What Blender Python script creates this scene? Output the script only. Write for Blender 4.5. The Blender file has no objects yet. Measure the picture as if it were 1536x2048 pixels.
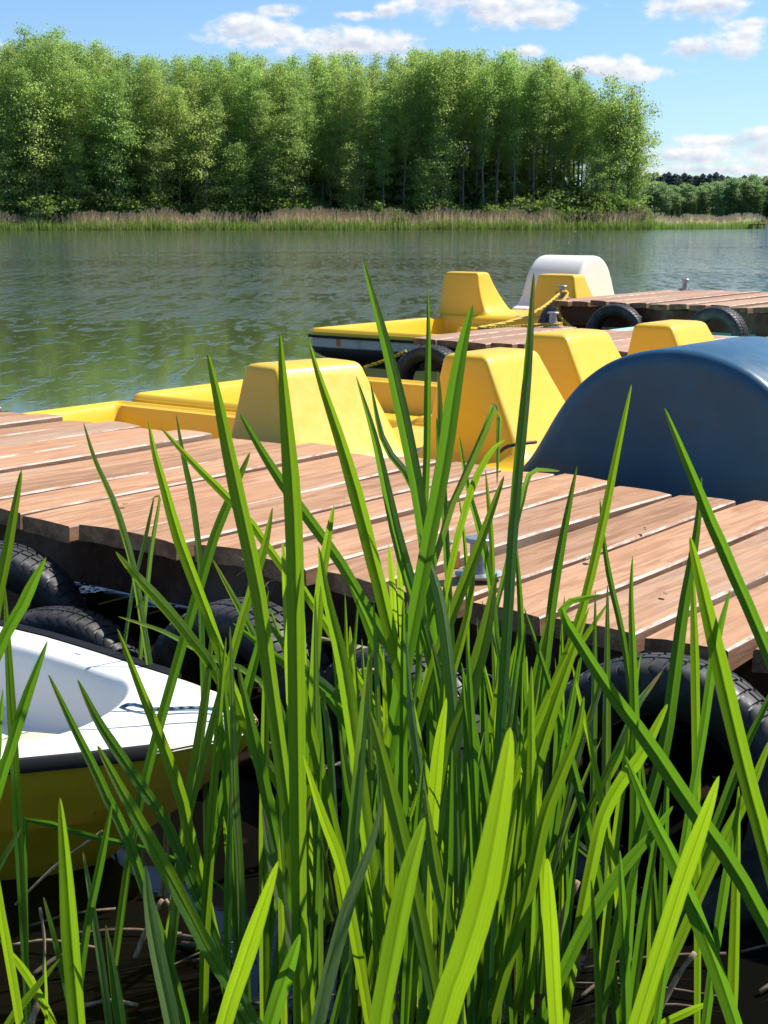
import bpy, math, random
import numpy as np
from mathutils import Vector, Matrix
R = math.radians
scene = bpy.context.scene
COL = scene.collection

# ------------------------------------------------------------------ camera
CAM_H, F_PX, HZ = 1.4, 2950.0, 436.0
PITCH = math.atan((1024 - HZ) / F_PX)
cd = bpy.data.cameras.new('camera')
cam = bpy.data.objects.new('camera', cd); COL.objects.link(cam)
cam.location = (0, 0, CAM_H)
cam.rotation_euler = (math.pi / 2 - PITCH, 0, 0)
cd.sensor_fit = 'VERTICAL'; cd.sensor_height = 36; cd.lens = 36 * F_PX / 2048
cd.clip_start = 0.05; cd.clip_end = 6000
cd.dof.use_dof = True; cd.dof.focus_distance = 4.5; cd.dof.aperture_fstop = 30
scene.camera = cam
CT, ST = math.cos(PITCH), math.sin(PITCH)

def ray(px, py):
    u = (px - 768) / F_PX; v = (1024 - py) / F_PX
    return Vector((u, CT + v * ST, -ST + v * CT))
def at_depth(px, py, y):
    d = ray(px, py); return Vector((0, 0, CAM_H)) + d * (y / d.y)
def at_z(px, py, z):
    d = ray(px, py); return Vector((0, 0, CAM_H)) + d * ((z - CAM_H) / d.z)

# ------------------------------------------------------------------ sky and sun
SUN_EL, SUN_AZ = R(50), R(67)          # azimuth clockwise from +Y
w = bpy.data.worlds.new('World'); scene.world = w; w.use_nodes = True
nt = w.node_tree; N = nt.nodes; L = nt.links
N.clear()
def wmath(op, a, b=None, c=None, clamp=False):
    n = N.new('ShaderNodeMath'); n.operation = op; n.use_clamp = clamp
    for i, x in enumerate((a, b, c)):
        if x is None: continue
        if isinstance(x, (int, float)): n.inputs[i].default_value = x
        else: L.new(x, n.inputs[i])
    return n.outputs[0]
sky = N.new('ShaderNodeTexSky'); sky.sky_type = 'NISHITA'; sky.sun_disc = False
sky.sun_elevation = SUN_EL; sky.sun_rotation = SUN_AZ; sky.dust_density = 0.3; sky.air_density = 1.0; sky.ozone_density = 3.0
hs = N.new('ShaderNodeHueSaturation'); hs.inputs['Saturation'].default_value = 1.0; hs.inputs['Value'].default_value = 0.95
tn_ = N.new('ShaderNodeMix'); tn_.data_type = 'RGBA'; tn_.blend_type = 'MULTIPLY'; tn_.inputs['Factor'].default_value = 1.0
tn_.inputs['B'].default_value = (0.77, 0.93, 1.11, 1); L.new(sky.outputs[0], tn_.inputs['A']); L.new(tn_.outputs['Result'], hs.inputs['Color'])
tc = N.new('ShaderNodeTexCoord'); sep = N.new('ShaderNodeSeparateXYZ'); L.new(tc.outputs['Generated'], sep.inputs[0])
az = wmath('ARCTAN2', sep.outputs[0], sep.outputs[1]); el = wmath('ARCSINE', sep.outputs[2])
comb = N.new('ShaderNodeCombineXYZ'); L.new(az, comb.inputs[0]); L.new(wmath('MULTIPLY', el, 1.7), comb.inputs[1])
def wnoise(vec, scale, detail, rough, off=(0, 0, 0)):
    mp = N.new('ShaderNodeMapping'); mp.inputs['Location'].default_value = off; L.new(vec, mp.inputs[0])
    n = N.new('ShaderNodeTexNoise'); n.inputs['Scale'].default_value = scale; n.inputs['Detail'].default_value = detail
    n.inputs['Roughness'].default_value = rough; L.new(mp.outputs[0], n.inputs['Vector'])
    return n.outputs['Fac']
n0 = wnoise(comb.outputs[0], 34, 8, 0.6)
n1 = wnoise(comb.outputs[0], 34, 8, 0.6, (0.004, 0.007, 0))
def px_azel(px, py):
    d = ray(px, py).normalized(); return math.atan2(d.x, d.y), math.asin(d.z)
CL = [(520, 62, 120, 36), (560, 22, 48, 16), (470, 62, 55, 30), (700, 92, 175, 36), (650, 75, 60, 34), (780, 90, 80, 30), (990, 18, 175, 40), (900, 8, 120, 34), (1090, 40, 90, 22),
      (1210, 138, 95, 28), (1270, 145, 95, 20), (1375, 100, 56, 28), (1490, 95, 62, 26), (1500, 75, 50, 22),
      (1410, 12, 110, 34), (1320, 10, 40, 26), (1510, 48, 60, 18), (1460, 285, 120, 28), (1400, 312, 120, 22), (1530, 300, 90, 34),
      (1420, 340, 190, 16), (1055, 106, 42, 16), (700, 30, 60, 10), (770, 25, 30, 16),
      (1750, 120, 200, 45), (1900, 260, 200, 40), (-250, 90, 210, 40), (-500, 220, 260, 50), (200, -150, 220, 50), (1200, -170, 260, 60), (700, -260, 300, 60)]
def field(shift):
    cur = None
    for (cx, cy, ww, hh) in CL:
        a0, e0 = px_azel(cx, cy - shift * hh); wa = ww / F_PX; we = hh / F_PX
        dx = wmath('MULTIPLY', wmath('SUBTRACT', az, a0), 1 / wa)
        dy = wmath('MULTIPLY', wmath('SUBTRACT', el, e0), 1 / we)
        e = wmath('SUBTRACT', 1.0, wmath('SQRT', wmath('ADD', wmath('MULTIPLY', dx, dx), wmath('MULTIPLY', dy, dy))))
        cur = e if cur is None else wmath('MAXIMUM', cur, e)
    return cur
e1 = field(0.0); e2 = field(0.55)
dens = wmath('ADD', wmath('MAXIMUM', e1, -0.9), wmath('MULTIPLY', wmath('SUBTRACT', n0, 0.46), 3.0))
mr = N.new('ShaderNodeMapRange'); mr.interpolation_type = 'SMOOTHSTEP'; L.new(dens, mr.inputs[0])
mr.inputs[1].default_value = 0.10; mr.inputs[2].default_value = 0.85; mr.inputs[3].default_value = 0; mr.inputs[4].default_value = 0.96
up = wmath('MULTIPLY', wmath('SUBTRACT', e2, e1), 0.55)
lit = wmath('ADD', wmath('ADD', wmath('MULTIPLY', wmath('SUBTRACT', n0, n1), 3.2), up), 0.62, None, True)
cm = N.new('ShaderNodeMix'); cm.data_type = 'RGBA'; L.new(lit, cm.inputs['Factor'])
cm.inputs['A'].default_value = (4.3, 4.75, 5.6, 1); cm.inputs['B'].default_value = (6.9, 6.95, 7.0, 1)
sm = N.new('ShaderNodeMix'); sm.data_type = 'RGBA'; L.new(mr.outputs[0], sm.inputs['Factor']); L.new(hs.outputs[0], sm.inputs['A']); L.new(cm.outputs['Result'], sm.inputs['B'])
bg = N.new('ShaderNodeBackground'); bg.inputs['Strength'].default_value = 0.10; L.new(sm.outputs['Result'], bg.inputs['Color'])
wo = N.new('ShaderNodeOutputWorld'); L.new(bg.outputs[0], wo.inputs['Surface'])

sd = bpy.data.lights.new('sun', 'SUN'); sd.energy = 5.0; sd.angle = R(0.53); sd.color = (1.0, 0.96, 0.89)
sun = bpy.data.objects.new('sun', sd); COL.objects.link(sun); sun.location = (40, 15, 60)
sdir = Vector((math.sin(SUN_AZ) * math.cos(SUN_EL), math.cos(SUN_AZ) * math.cos(SUN_EL), math.sin(SUN_EL)))
sun.rotation_euler = sdir.to_track_quat('Z', 'Y').to_euler()
vs = scene.view_settings; vs.view_transform = 'Standard'; vs.look = 'None'; vs.exposure = 0.57; vs.gamma = 1.0
scene.cycles.max_bounces = 8; scene.cycles.transparent_max_bounces = 8

# ------------------------------------------------------------------ helpers
def make(name, V, Fc, mats, parent=None, smooth=True, midx=None, uv=None, loc=None):
    me = bpy.data.meshes.new(name)
    me.from_pydata([tuple(v) for v in V], [], [tuple(f) for f in Fc])
    for m in (mats if isinstance(mats, (list, tuple)) else [mats]): me.materials.append(m)
    if midx is not None: me.polygons.foreach_set('material_index', np.array(midx, dtype=np.int32))
    me.polygons.foreach_set('use_smooth', np.full(len(me.polygons), bool(smooth)))
    if uv is not None:
        ul = me.uv_layers.new(name='UVMap')
        li = np.zeros(len(me.loops), dtype=np.int32); me.loops.foreach_get('vertex_index', li)
        ul.data.foreach_set('uv', np.array(uv, dtype=np.float32)[li].ravel())
    me.update()
    o = bpy.data.objects.new(name, me); COL.objects.link(o)
    if parent is not None: o.parent = parent
    if loc is not None: o.location = loc
    return o
def sharp(o, deg=35):
    me = o.data
    try: me.set_sharp_from_angle(angle=R(deg))
    except Exception: pass
    return o
def bevel(o, wd=0.006, seg=2):
    m = o.modifiers.new('bevel', 'BEVEL'); m.width = wd; m.segments = seg; m.limit_method = 'ANGLE'; m.angle_limit = R(40); return o
def tag(o, label=None, cat=None, group=None, kind=None):
    if label: o['label'] = label
    if cat: o['category'] = cat
    if group: o['group'] = group
    if kind: o['kind'] = kind
    return o
def thing(name, label, cat, loc=(0, 0, 0), rz=0.0, group=None):
    o = bpy.data.objects.new(name, None); COL.objects.link(o); o.location = loc; o.rotation_euler = (0, 0, rz)
    o.empty_display_size = 0.1
    return tag(o, label, cat, group)
def copy_tree(o, parent=None):
    c = o.copy(); COL.objects.link(c)
    if parent is not None: c.parent = parent
    for ch in list(o.children): copy_tree(ch, c)
    return c
class MB:
    def __init__(s): s.V = []; s.F = []; s.M = []
    def box(s, x0, x1, y0, y1, z0, z1, m=0):
        b = len(s.V)
        s.V += [(x0, y0, z0), (x1, y0, z0), (x1, y1, z0), (x0, y1, z0), (x0, y0, z1), (x1, y0, z1), (x1, y1, z1), (x0, y1, z1)]
        for f in ((0, 3, 2, 1), (4, 5, 6, 7), (0, 1, 5, 4), (1, 2, 6, 5), (2, 3, 7, 6), (3, 0, 4, 7)): s.F.append([b + i for i in f]); s.M.append(m)
    def tube(s, pts, rad, n=8, m=0, cap=True):
        pts = [Vector(p) for p in pts]; b = len(s.V); k = len(pts)
        ref = Vector((0, 0, 1))
        t0 = (pts[1] - pts[0]).normalized()
        if abs(t0.z) > 0.9: ref = Vector((1, 0, 0))
        nrm = t0.cross(ref).normalized()
        for i, p in enumerate(pts):
            t = (pts[min(i + 1, k - 1)] - pts[max(i - 1, 0)]).normalized()
            nrm = (nrm - t * nrm.dot(t)).normalized(); bi = t.cross(nrm)
            r = rad[i] if hasattr(rad, '__len__') else rad
            for j in range(n):
                a = 2 * math.pi * j / n; s.V.append(tuple(p + nrm * (math.cos(a) * r) + bi * (math.sin(a) * r)))
        for i in range(k - 1):
            for j in range(n):
                s.F.append([b + i * n + j, b + i * n + (j + 1) % n, b + (i + 1) * n + (j + 1) % n, b + (i + 1) * n + j]); s.M.append(m)
        if cap:
            s.F.append([b + j for j in range(n)][::-1]); s.M.append(m); s.F.append([b + (k - 1) * n + j for j in range(n)]); s.M.append(m)
    def lathe(s, prof, n=32, c=(0, 0, 0), m=0, axis='Z', closed=False):
        b = len(s.V); k = len(prof)
        for i in range(n):
            a = 2 * math.pi * i / n
            for (r, z) in prof:
                x, y = r * math.cos(a), r * math.sin(a)
                p = (x, y, z) if axis == 'Z' else (x, z, y)
                s.V.append((p[0] + c[0], p[1] + c[1], p[2] + c[2]))
        for i in range(n):
            i2 = (i + 1) % n
            for j in range(k if closed else k - 1):
                j2 = (j + 1) % k
                s.F.append([b + i * k + j, b + i2 * k + j, b + i2 * k + j2, b + i * k + j2]); s.M.append(m)
    def build(s, name, mats, parent=None, smooth=False, loc=None):
        return make(name, s.V, s.F, mats, parent, smooth, s.M, loc=loc)

def catmull(P, n, pw=1.0):
    P = [Vector(p) for p in P]
    Q = [P[0] * 2 - P[1]] + P + [P[-1] * 2 - P[-2]]
    ln = [0.0]
    for i in range(len(P) - 1): ln.append(ln[-1] + (P[i + 1] - P[i]).length)
    out = []
    for k in range(n):
        d = ln[-1] * (k / (n - 1)) ** pw; i = 0
        while i < len(P) - 2 and d > ln[i + 1]: i += 1
        t = (d - ln[i]) / max(ln[i + 1] - ln[i], 1e-6)
        p0, p1, p2, p3 = Q[i], Q[i + 1], Q[i + 2], Q[i + 3]
        out.append(0.5 * ((2 * p1) + (p2 - p0) * t + (2 * p0 - 5 * p1 + 4 * p2 - p3) * t * t + (3 * p1 - p0 - 3 * p2 + p3) * t ** 3))
    return out

# ------------------------------------------------------------------ materials
class NT:
    def __init__(s, name):
        s.m = bpy.data.materials.new(name); s.m.use_nodes = True; s.t = s.m.node_tree; s.t.nodes.clear()
        s.out = s.n('ShaderNodeOutputMaterial')
    def n(s, typ, ins=None, **kw):
        d = s.t.nodes.new(typ)
        for k, v in kw.items(): setattr(d, k, v)
        for k, v in (ins or {}).items(): s.put(d.inputs[k], v)
        return d
    def put(s, sock, v):
        if isinstance(v, bpy.types.NodeSocket): s.t.links.new(v, sock)
        else: sock.default_value = v
    def mathn(s, op, a, b=0.0, clamp=False):
        d = s.n('ShaderNodeMath', operation=op, use_clamp=clamp); s.put(d.inputs[0], a); s.put(d.inputs[1], b); return d.outputs[0]
    def noise(s, scale, detail=4, rough=0.55, vec=None, stretch=None, dist=0.0):
        if vec is None: vec = s.n('ShaderNodeTexCoord').outputs['Object']
        if stretch: vec = s.n('ShaderNodeMapping', {'Vector': vec, 'Scale': stretch}).outputs[0]
        return s.n('ShaderNodeTexNoise', {'Vector': vec, 'Scale': scale, 'Detail': detail, 'Roughness': rough, 'Distortion': dist}).outputs['Fac']
    def ramp(s, fac, stops):
        d = s.n('ShaderNodeValToRGB', {'Fac': fac}); cr = d.color_ramp
        while len(cr.elements) < len(stops): cr.elements.new(0.5)
        for e, (p, c) in zip(cr.elements, stops): e.position = p; e.color = (*c, 1) if len(c) == 3 else c
        return d.outputs['Color']
    def mix(s, fac, a, b, mode='MIX'):
        d = s.n('ShaderNodeMix', data_type='RGBA', blend_type=mode)
        s.put(d.inputs['Factor'], fac); s.put(d.inputs['A'], a if isinstance(a, bpy.types.NodeSocket) else (*a, 1)); s.put(d.inputs['B'], b if isinstance(b, bpy.types.NodeSocket) else (*b, 1))
        return d.outputs['Result']
    def maprange(s, v, a, b, c=0.0, d=1.0, smooth=True):
        return s.n('ShaderNodeMapRange', {0: v, 1: a, 2: b, 3: c, 4: d}, interpolation_type='SMOOTHSTEP' if smooth else 'LINEAR').outputs[0]
    def bump(s, h, strength=0.3, dist=0.01):
        return s.n('ShaderNodeBump', {'Height': h, 'Strength': strength, 'Distance': dist}).outputs[0]
    def pbr(s, col, rough=0.5, normal=None, spec=0.5, metal=0.0, **kw):
        ins = {'Base Color': col if isinstance(col, bpy.types.NodeSocket) else (*col, 1), 'Roughness': rough, 'Specular IOR Level': spec, 'Metallic': metal}
        ins.update(kw)
        b = s.n('ShaderNodeBsdfPrincipled', ins)
        if normal is not None: s.put(b.inputs['Normal'], normal)
        return b.outputs[0]
    def done(s, sh): s.t.links.new(sh, s.out.inputs['Surface']); return s.m
M = {}
def plastic(name, c1, c2, dirt, rough=0.32, dirt_amt=0.5, low=None):
    t = NT(name)
    a = t.noise(1.6, 4, 0.6); col = t.mix(t.maprange(a, 0.35, 0.7), c1, c2)
    d = t.noise(9, 7, 0.7); col = t.mix(t.mathn('MULTIPLY', t.maprange(d, 0.58, 0.72), dirt_amt), col, dirt)
    sp = t.noise(60, 2, 0.5); col = t.mix(t.mathn('MULTIPLY', t.maprange(sp, 0.72, 0.76), 0.6), col, dirt)
    rg = t.maprange(t.noise(14, 5, 0.6), 0.3, 0.7, rough - 0.03, rough + 0.10)
    h = t.mathn('ADD', t.noise(6, 3, 0.5), t.mathn('MULTIPLY', t.noise(120, 2, 0.5), 0.03))
    M[name] = t.done(t.pbr(col, rg, t.bump(h, 0.05, 0.01), 0.42))
plastic('yellow_fibreglass', (0.80, 0.490, 0.026), (0.785, 0.470, 0.023), (0.50, 0.31, 0.06), 0.34, 0.14)
plastic('white_fibreglass', (0.82, 0.79, 0.70), (0.79, 0.755, 0.66), (0.45, 0.40, 0.30), 0.38, 0.3)
plastic('mint_fibreglass', (0.36, 0.66, 0.58), (0.33, 0.62, 0.55), (0.35, 0.45, 0.38), 0.4, 0.3)
plastic('blue_fibreglass', (0.022, 0.078, 0.130), (0.032, 0.112, 0.200), (0.050, 0.074, 0.064), 0.34, 0.75)
plastic('boat_white', (0.80, 0.78, 0.72), (0.77, 0.745, 0.68), (0.42, 0.36, 0.26), 0.3, 0.22)
plastic('boat_yellow', (0.62, 0.42, 0.018), (0.54, 0.36, 0.016), (0.16, 0.11, 0.03), 0.4, 0.5)
plastic('cream_plastic', (0.66, 0.60, 0.42), (0.60, 0.54, 0.36), (0.3, 0.25, 0.15), 0.5, 0.4)

def wood_mat(name, light, dark, warm, end=False):
    t = NT(name); g = t.n('ShaderNodeNewGeometry'); oc = t.n('ShaderNodeTexCoord').outputs['Object']
    rnd = g.outputs['Random Per Island']
    off = t.n('ShaderNodeCombineXYZ', {'X': t.mathn('MULTIPLY', rnd, 17.0), 'Y': t.mathn('MULTIPLY', rnd, 31.0), 'Z': 0.0}).outputs[0]
    v = t.n('ShaderNodeVectorMath', {0: oc, 1: off}, operation='ADD').outputs[0]
    gr = t.noise(14, 7, 0.65, v, (2.6, 0.22, 1.5), 0.6)
    big = t.noise(2.3, 4, 0.6, v, (1.4, 0.6, 1))
    fine = t.noise(60, 4, 0.6, v, (3.0, 0.12, 1.5))
    col = t.mix(t.maprange(gr, 0.38, 0.62), dark, light)
    col = t.mix(t.maprange(big, 0.38, 0.66, 0, 0.75), col, warm)
    kn = t.n('ShaderNodeTexVoronoi', {'Vector': t.n('ShaderNodeMapping', {'Vector': v, 'Scale': (3.4, 1.3, 1)}).outputs[0], 'Scale': 1.0}).outputs['Distance']
    col = t.mix(t.maprange(kn, 0.035, 0.075, 0.65, 0), col, tuple(c * 0.35 for c in dark))
    scuff = t.noise(5.5, 6, 0.7, v, (1.6, 0.7, 1)); col = t.mix(t.maprange(scuff, 0.60, 0.72, 0, 0.45), col, (0.50, 0.37, 0.24))
    crk = t.noise(1.0, 3, 0.6, v, (26, 0.55, 8), 0.4); col = t.mix(t.maprange(crk, 0.70, 0.74, 0, 0.7), col, tuple(c * 0.3 for c in dark))
    spk = t.noise(48, 2, 0.5, v); col = t.mix(t.maprange(spk, 0.70, 0.74, 0, 0.55), col, tuple(c * 0.4 for c in dark))
    wea = t.noise(1.1, 5, 0.65, v, (1.2, 0.5, 1)); col = t.mix(t.maprange(wea, 0.50, 0.68, 0, 0.5), col, (0.46, 0.36, 0.26))
    dirt = t.noise(3.4, 8, 0.75, v); col = t.mix(t.maprange(dirt, 0.58, 0.74, 0, 0.5), col, tuple(c * 0.5 for c in dark))
    br = t.maprange(rnd, 0, 1, 0.80, 1.14, False)
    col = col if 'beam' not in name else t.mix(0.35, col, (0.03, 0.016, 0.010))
    col = t.mix(1.0, col, t.n('ShaderNodeCombineXYZ', {'X': br, 'Y': br, 'Z': br}).outputs[0], 'MULTIPLY')
    h = t.mathn('ADD', t.mathn('MULTIPLY', gr, 0.7), t.mathn('MULTIPLY', fine, 0.6))
    M[name] = t.done(t.pbr(col, t.maprange(fine, 0.3, 0.7, 0.62, 0.85), t.bump(h, 0.45, 0.006), 0.3))
wood_mat('deck_wood', (0.52, 0.295, 0.162), (0.33, 0.162, 0.080), (0.47, 0.245, 0.125))
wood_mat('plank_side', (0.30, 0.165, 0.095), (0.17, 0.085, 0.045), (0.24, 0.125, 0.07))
wood_mat('deck_wood_far', (0.46, 0.275, 0.170), (0.32, 0.180, 0.108), (0.41, 0.225, 0.135))
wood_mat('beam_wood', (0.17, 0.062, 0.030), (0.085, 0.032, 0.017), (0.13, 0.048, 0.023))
t = NT('worn_edge'); a = t.noise(26, 5, 0.7, None, (1.5, 0.35, 1)); M['worn_edge'] = t.done(t.pbr(t.mix(t.maprange(a, 0.38, 0.58), (0.34, 0.20, 0.13), (0.60, 0.47, 0.38)), 0.75))
t = NT('end_grain'); a = t.noise(18, 7, 0.7); b = t.noise(90, 3, 0.6)
M['end_grain'] = t.done(t.pbr(t.mix(t.maprange(a, 0.35, 0.7), (0.15, 0.084, 0.046), (0.34, 0.205, 0.122)), 0.9, t.bump(t.mathn('ADD', a, b), 0.8, 0.01), 0.2))
t = NT('rubber'); a = t.noise(8, 6, 0.65); b = t.noise(45, 4, 0.6)
mud = t.noise(3.5, 7, 0.7)
M['rubber'] = t.done(t.pbr(t.mix(t.maprange(mud, 0.50, 0.64, 0, 0.8), t.mix(t.maprange(a, 0.4, 0.72), (0.014, 0.014, 0.0145), (0.055, 0.052, 0.048)), (0.105, 0.085, 0.062)), t.maprange(b, 0.3, 0.7, 0.45, 0.72), t.bump(b, 0.2, 0.004), 0.5))
t = NT('black_rubber_trim'); a = t.noise(12, 5, 0.6); M['black_trim'] = t.done(t.pbr(t.mix(a, (0.006, 0.006, 0.006), (0.018, 0.0175, 0.017)), 0.6, None, 0.25))
t = NT('galvanised_steel'); a = t.n('ShaderNodeTexVoronoi', {'Scale': 55.0}).outputs['Color']; b = t.noise(20, 5, 0.6)
M['steel'] = t.done(t.pbr(t.mix(t.maprange(b, 0.35, 0.7), (0.24, 0.245, 0.25), (0.40, 0.40, 0.40)), t.maprange(b, 0.3, 0.7, 0.3, 0.55), t.bump(b, 0.1, 0.003), 0.5, 0.45))
t = NT('dark_iron'); a = t.noise(30, 5, 0.7); M['iron'] = t.done(t.pbr(t.mix(t.maprange(a, 0.45, 0.7), (0.05, 0.05, 0.052), (0.16, 0.075, 0.035)), 0.55, t.bump(a, 0.3, 0.003), 0.5, 0.5))
t = NT('brass'); a = t.noise(40, 3, 0.6); M['brass'] = t.done(t.pbr(t.mix(a, (0.42, 0.25, 0.08), (0.62, 0.40, 0.15)), 0.4, None, 0.5, 0.8))
def rope_mat(name, c1, c2):
    t = NT(name); wv = t.n('ShaderNodeTexWave', {'Scale': 26.0, 'Distortion': 1.0, 'Vector': t.n('ShaderNodeTexCoord').outputs['Object']}, wave_type='BANDS', bands_direction='DIAGONAL').outputs['Fac']
    M[name] = t.done(t.pbr(t.mix(t.maprange(wv, 0.3, 0.7), c1, c2), 0.6, t.bump(wv, 0.8, 0.004)))
rope_mat('yellow_rope', (0.40, 0.24, 0.01), (0.82, 0.56, 0.03)); rope_mat('blue_rope', (0.015, 0.04, 0.08), (0.09, 0.22, 0.33))
# pedal boat hull side: pale gelcoat above, dark grey below an uneven level line, rust patch
t = NT('hull_side'); oc = t.n('ShaderNodeTexCoord').outputs['Object']; sp = t.n('ShaderNodeSeparateXYZ', {'Vector': oc})
a = t.noise(7, 7, 0.7); zz = t.mathn('ADD', sp.outputs[2], t.mathn('MULTIPLY', a, 0.03))
col = t.mix(t.maprange(t.noise(5, 7, 0.7, oc, (1, 1, 0.3)), 0.5, 0.72, 0, 0.6), (0.52, 0.50, 0.45), (0.28, 0.26, 0.22))
col = t.mix(t.maprange(t.noise(38, 3, 0.6), 0.68, 0.72), col, (0.06, 0.05, 0.045))
rx = t.mathn('ABSOLUTE', t.mathn('SUBTRACT', sp.outputs[1], 0.42)); rz_ = t.mathn('ABSOLUTE', t.mathn('SUBTRACT', sp.outputs[2], 0.235))
rr = t.mathn('ADD', t.mathn('MAXIMUM', t.mathn('MULTIPLY', rx, 1.5), rz_), t.mathn('MULTIPLY', t.mathn('SUBTRACT', a, 0.5), 0.10))
col = t.mix(t.maprange(rr, 0.045, 0.055, 0.9, 0), col, (0.55, 0.14, 0.04))
col = t.mix(t.maprange(zz, 0.185, 0.20, 1, 0), col, (0.045, 0.043, 0.04))
M['hull_side'] = t.done(t.pbr(col, 0.5, t.bump(a, 0.15, 0.01)))

# leaf blades: two-sided, translucent, fibrous along the blade
def blade_mat(name, c_dark, c_light, trans, glauc):
    t = NT(name); g = t.n('ShaderNodeNewGeometry'); uvn = t.n('ShaderNodeTexCoord').outputs['UV']; su = t.n('ShaderNodeSeparateXYZ', {'Vector': uvn})
    oi = t.n('ShaderNodeObjectInfo').outputs['Random']
    off = t.n('ShaderNodeCombineXYZ', {'X': t.mathn('MULTIPLY', oi, 9.0), 'Y': t.mathn('MULTIPLY', oi, 23.0), 'Z': 0.0}).outputs[0]
    v = t.n('ShaderNodeVectorMath', {0: uvn, 1: off}, operation='ADD').outputs[0]
    fib = t.maprange(t.noise(1.0, 4, 0.7, v, (30, 0.8, 1)), 0.3, 0.7); mot = t.noise(1.0, 5, 0.65, v, (2.2, 9, 1))
    col = t.mix(t.maprange(t.mathn('ADD', t.mathn('MULTIPLY', fib, 0.6), t.mathn('MULTIPLY', mot, 0.4)), 0.2, 0.8), c_dark, c_light)
    mid = t.mathn('ABSOLUTE', t.mathn('SUBTRACT', su.outputs[0], 0.5))
    col = t.mix(t.maprange(mid, 0.015, 0.09, 0.35, 0), col, tuple(c * 0.5 for c in c_dark))
    hv = t.maprange(oi, 0, 1, 0.78, 1.2, False)
    col = t.mix(1.0, col, t.n('ShaderNodeCombineXYZ', {'X': t.mathn('MULTIPLY', hv, t.maprange(t.mathn('FRACT', t.mathn('MULTIPLY', oi, 7.3)), 0, 1, 0.8, 1.25, False)), 'Y': hv, 'Z': hv}).outputs[0], 'MULTIPLY')
    back = t.mix(0.55, col, glauc); col2 = t.mix(g.outputs['Backfacing'], col, back)
    rust = t.noise(1.0, 6, 0.7, v, (3, 14, 1)); col2 = t.mix(t.maprange(rust, 0.63, 0.72, 0, 0.75), col2, (0.22, 0.10, 0.02))
    tip = t.mathn('MULTIPLY', t.maprange(su.outputs[1], 0.90, 0.97, 0, 1), t.maprange(t.mathn('FRACT', t.mathn('MULTIPLY', oi, 13.7)), 0.2, 0.9, 0.0, 1.0)); col2 = t.mix(tip, col2, (0.36, 0.22, 0.05))
    h = t.mathn('ADD', t.mathn('MULTIPLY', fib, 1.0), 0.0)
    nrm = t.bump(h, 0.6, 0.003)
    p = t.pbr(col2, t.maprange(mot, 0.3, 0.7, 0.30, 0.46), nrm, 0.5)
    trc = t.mix(t.maprange(mid, 0.015, 0.09, 0.5, 0), t.mix(fib, tuple(c * 0.62 for c in trans), trans), tuple(c * 0.35 for c in trans))
    tr = t.n('ShaderNodeBsdfTranslucent', {'Color': trc}).outputs[0]
    M[name] = t.done(t.n('ShaderNodeMixShader', {0: 0.50, 1: p, 2: tr}).outputs[0])
blade_mat('reed_leaf_bright', (0.06, 0.14, 0.010), (0.11, 0.22, 0.016), (0.43, 0.68, 0.014), (0.14, 0.25, 0.09))
blade_mat('reed_leaf', (0.038, 0.105, 0.010), (0.080, 0.175, 0.016), (0.33, 0.57, 0.014), (0.14, 0.25, 0.11))
blade_mat('reed_leaf_pale', (0.075, 0.16, 0.045), (0.13, 0.24, 0.075), (0.28, 0.48, 0.04), (0.20, 0.31, 0.18))
blade_mat('reed_leaf_dark', (0.026, 0.085, 0.012), (0.050, 0.130, 0.020), (0.19, 0.43, 0.016), (0.08, 0.19, 0.10))
t = NT('dry_reed'); a = t.noise(20, 5, 0.6, None, (3, 3, 0.4)); M['dry_reed'] = t.done(t.pbr(t.mix(t.maprange(a, 0.35, 0.7), (0.20, 0.125, 0.065), (0.46, 0.33, 0.20)), 0.8))
t = NT('dry_reed_dark'); a = t.noise(20, 5, 0.6); M['dry_reed_dark'] = t.done(t.pbr(t.mix(t.maprange(a, 0.35, 0.7), (0.07, 0.045, 0.025), (0.20, 0.135, 0.08)), 0.8))
def foliage(name, c1, c2, tr, trf=0.4):
    t = NT(name); g = t.n('ShaderNodeNewGeometry'); oi = t.n('ShaderNodeObjectInfo').outputs['Random']
    pos = t.n('ShaderNodeTexCoord').outputs['Object']
    k = t.noise(0.9, 3, 0.6, pos)
    f = t.mathn('ADD', t.mathn('MULTIPLY', g.outputs['Random Per Island'], 0.5), t.mathn('MULTIPLY', k, 0.6))
    col = t.mix(t.maprange(f, 0.25, 0.8), c1, c2)
    hv = t.maprange(oi, 0, 1, 0.86, 1.14, False); hr = t.maprange(t.mathn('FRACT', t.mathn('MULTIPLY', oi, 5.7)), 0, 1, 0.92, 1.10, False)
    tint = t.n('ShaderNodeCombineXYZ', {'X': t.mathn('MULTIPLY', hv, hr), 'Y': hv, 'Z': hv}).outputs[0]
    col = t.mix(1.0, col, tint, 'MULTIPLY'); tc_ = t.mix(1.0, tr, tint, 'MULTIPLY')
    p = t.pbr(col, 0.5, None, 0.35); q = t.n('ShaderNodeBsdfTranslucent', {'Color': tc_}).outputs[0]
    M[name] = t.done(t.n('ShaderNodeMixShader', {0: trf, 1: p, 2: q}).outputs[0])
foliage('alder_leaves', (0.165, 0.240, 0.066), (0.250, 0.340, 0.098), (0.54, 0.74, 0.17), 0.50)
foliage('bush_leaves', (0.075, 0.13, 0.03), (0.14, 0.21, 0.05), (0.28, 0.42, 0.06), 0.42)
foliage('far_leaves', (0.115, 0.205, 0.095), (0.185, 0.29, 0.13), (0.40, 0.56, 0.20), 0.45)
foliage('pine_needles', (0.060, 0.095, 0.085), (0.095, 0.135, 0.115), (0.10, 0.14, 0.11), 0.25)
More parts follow.
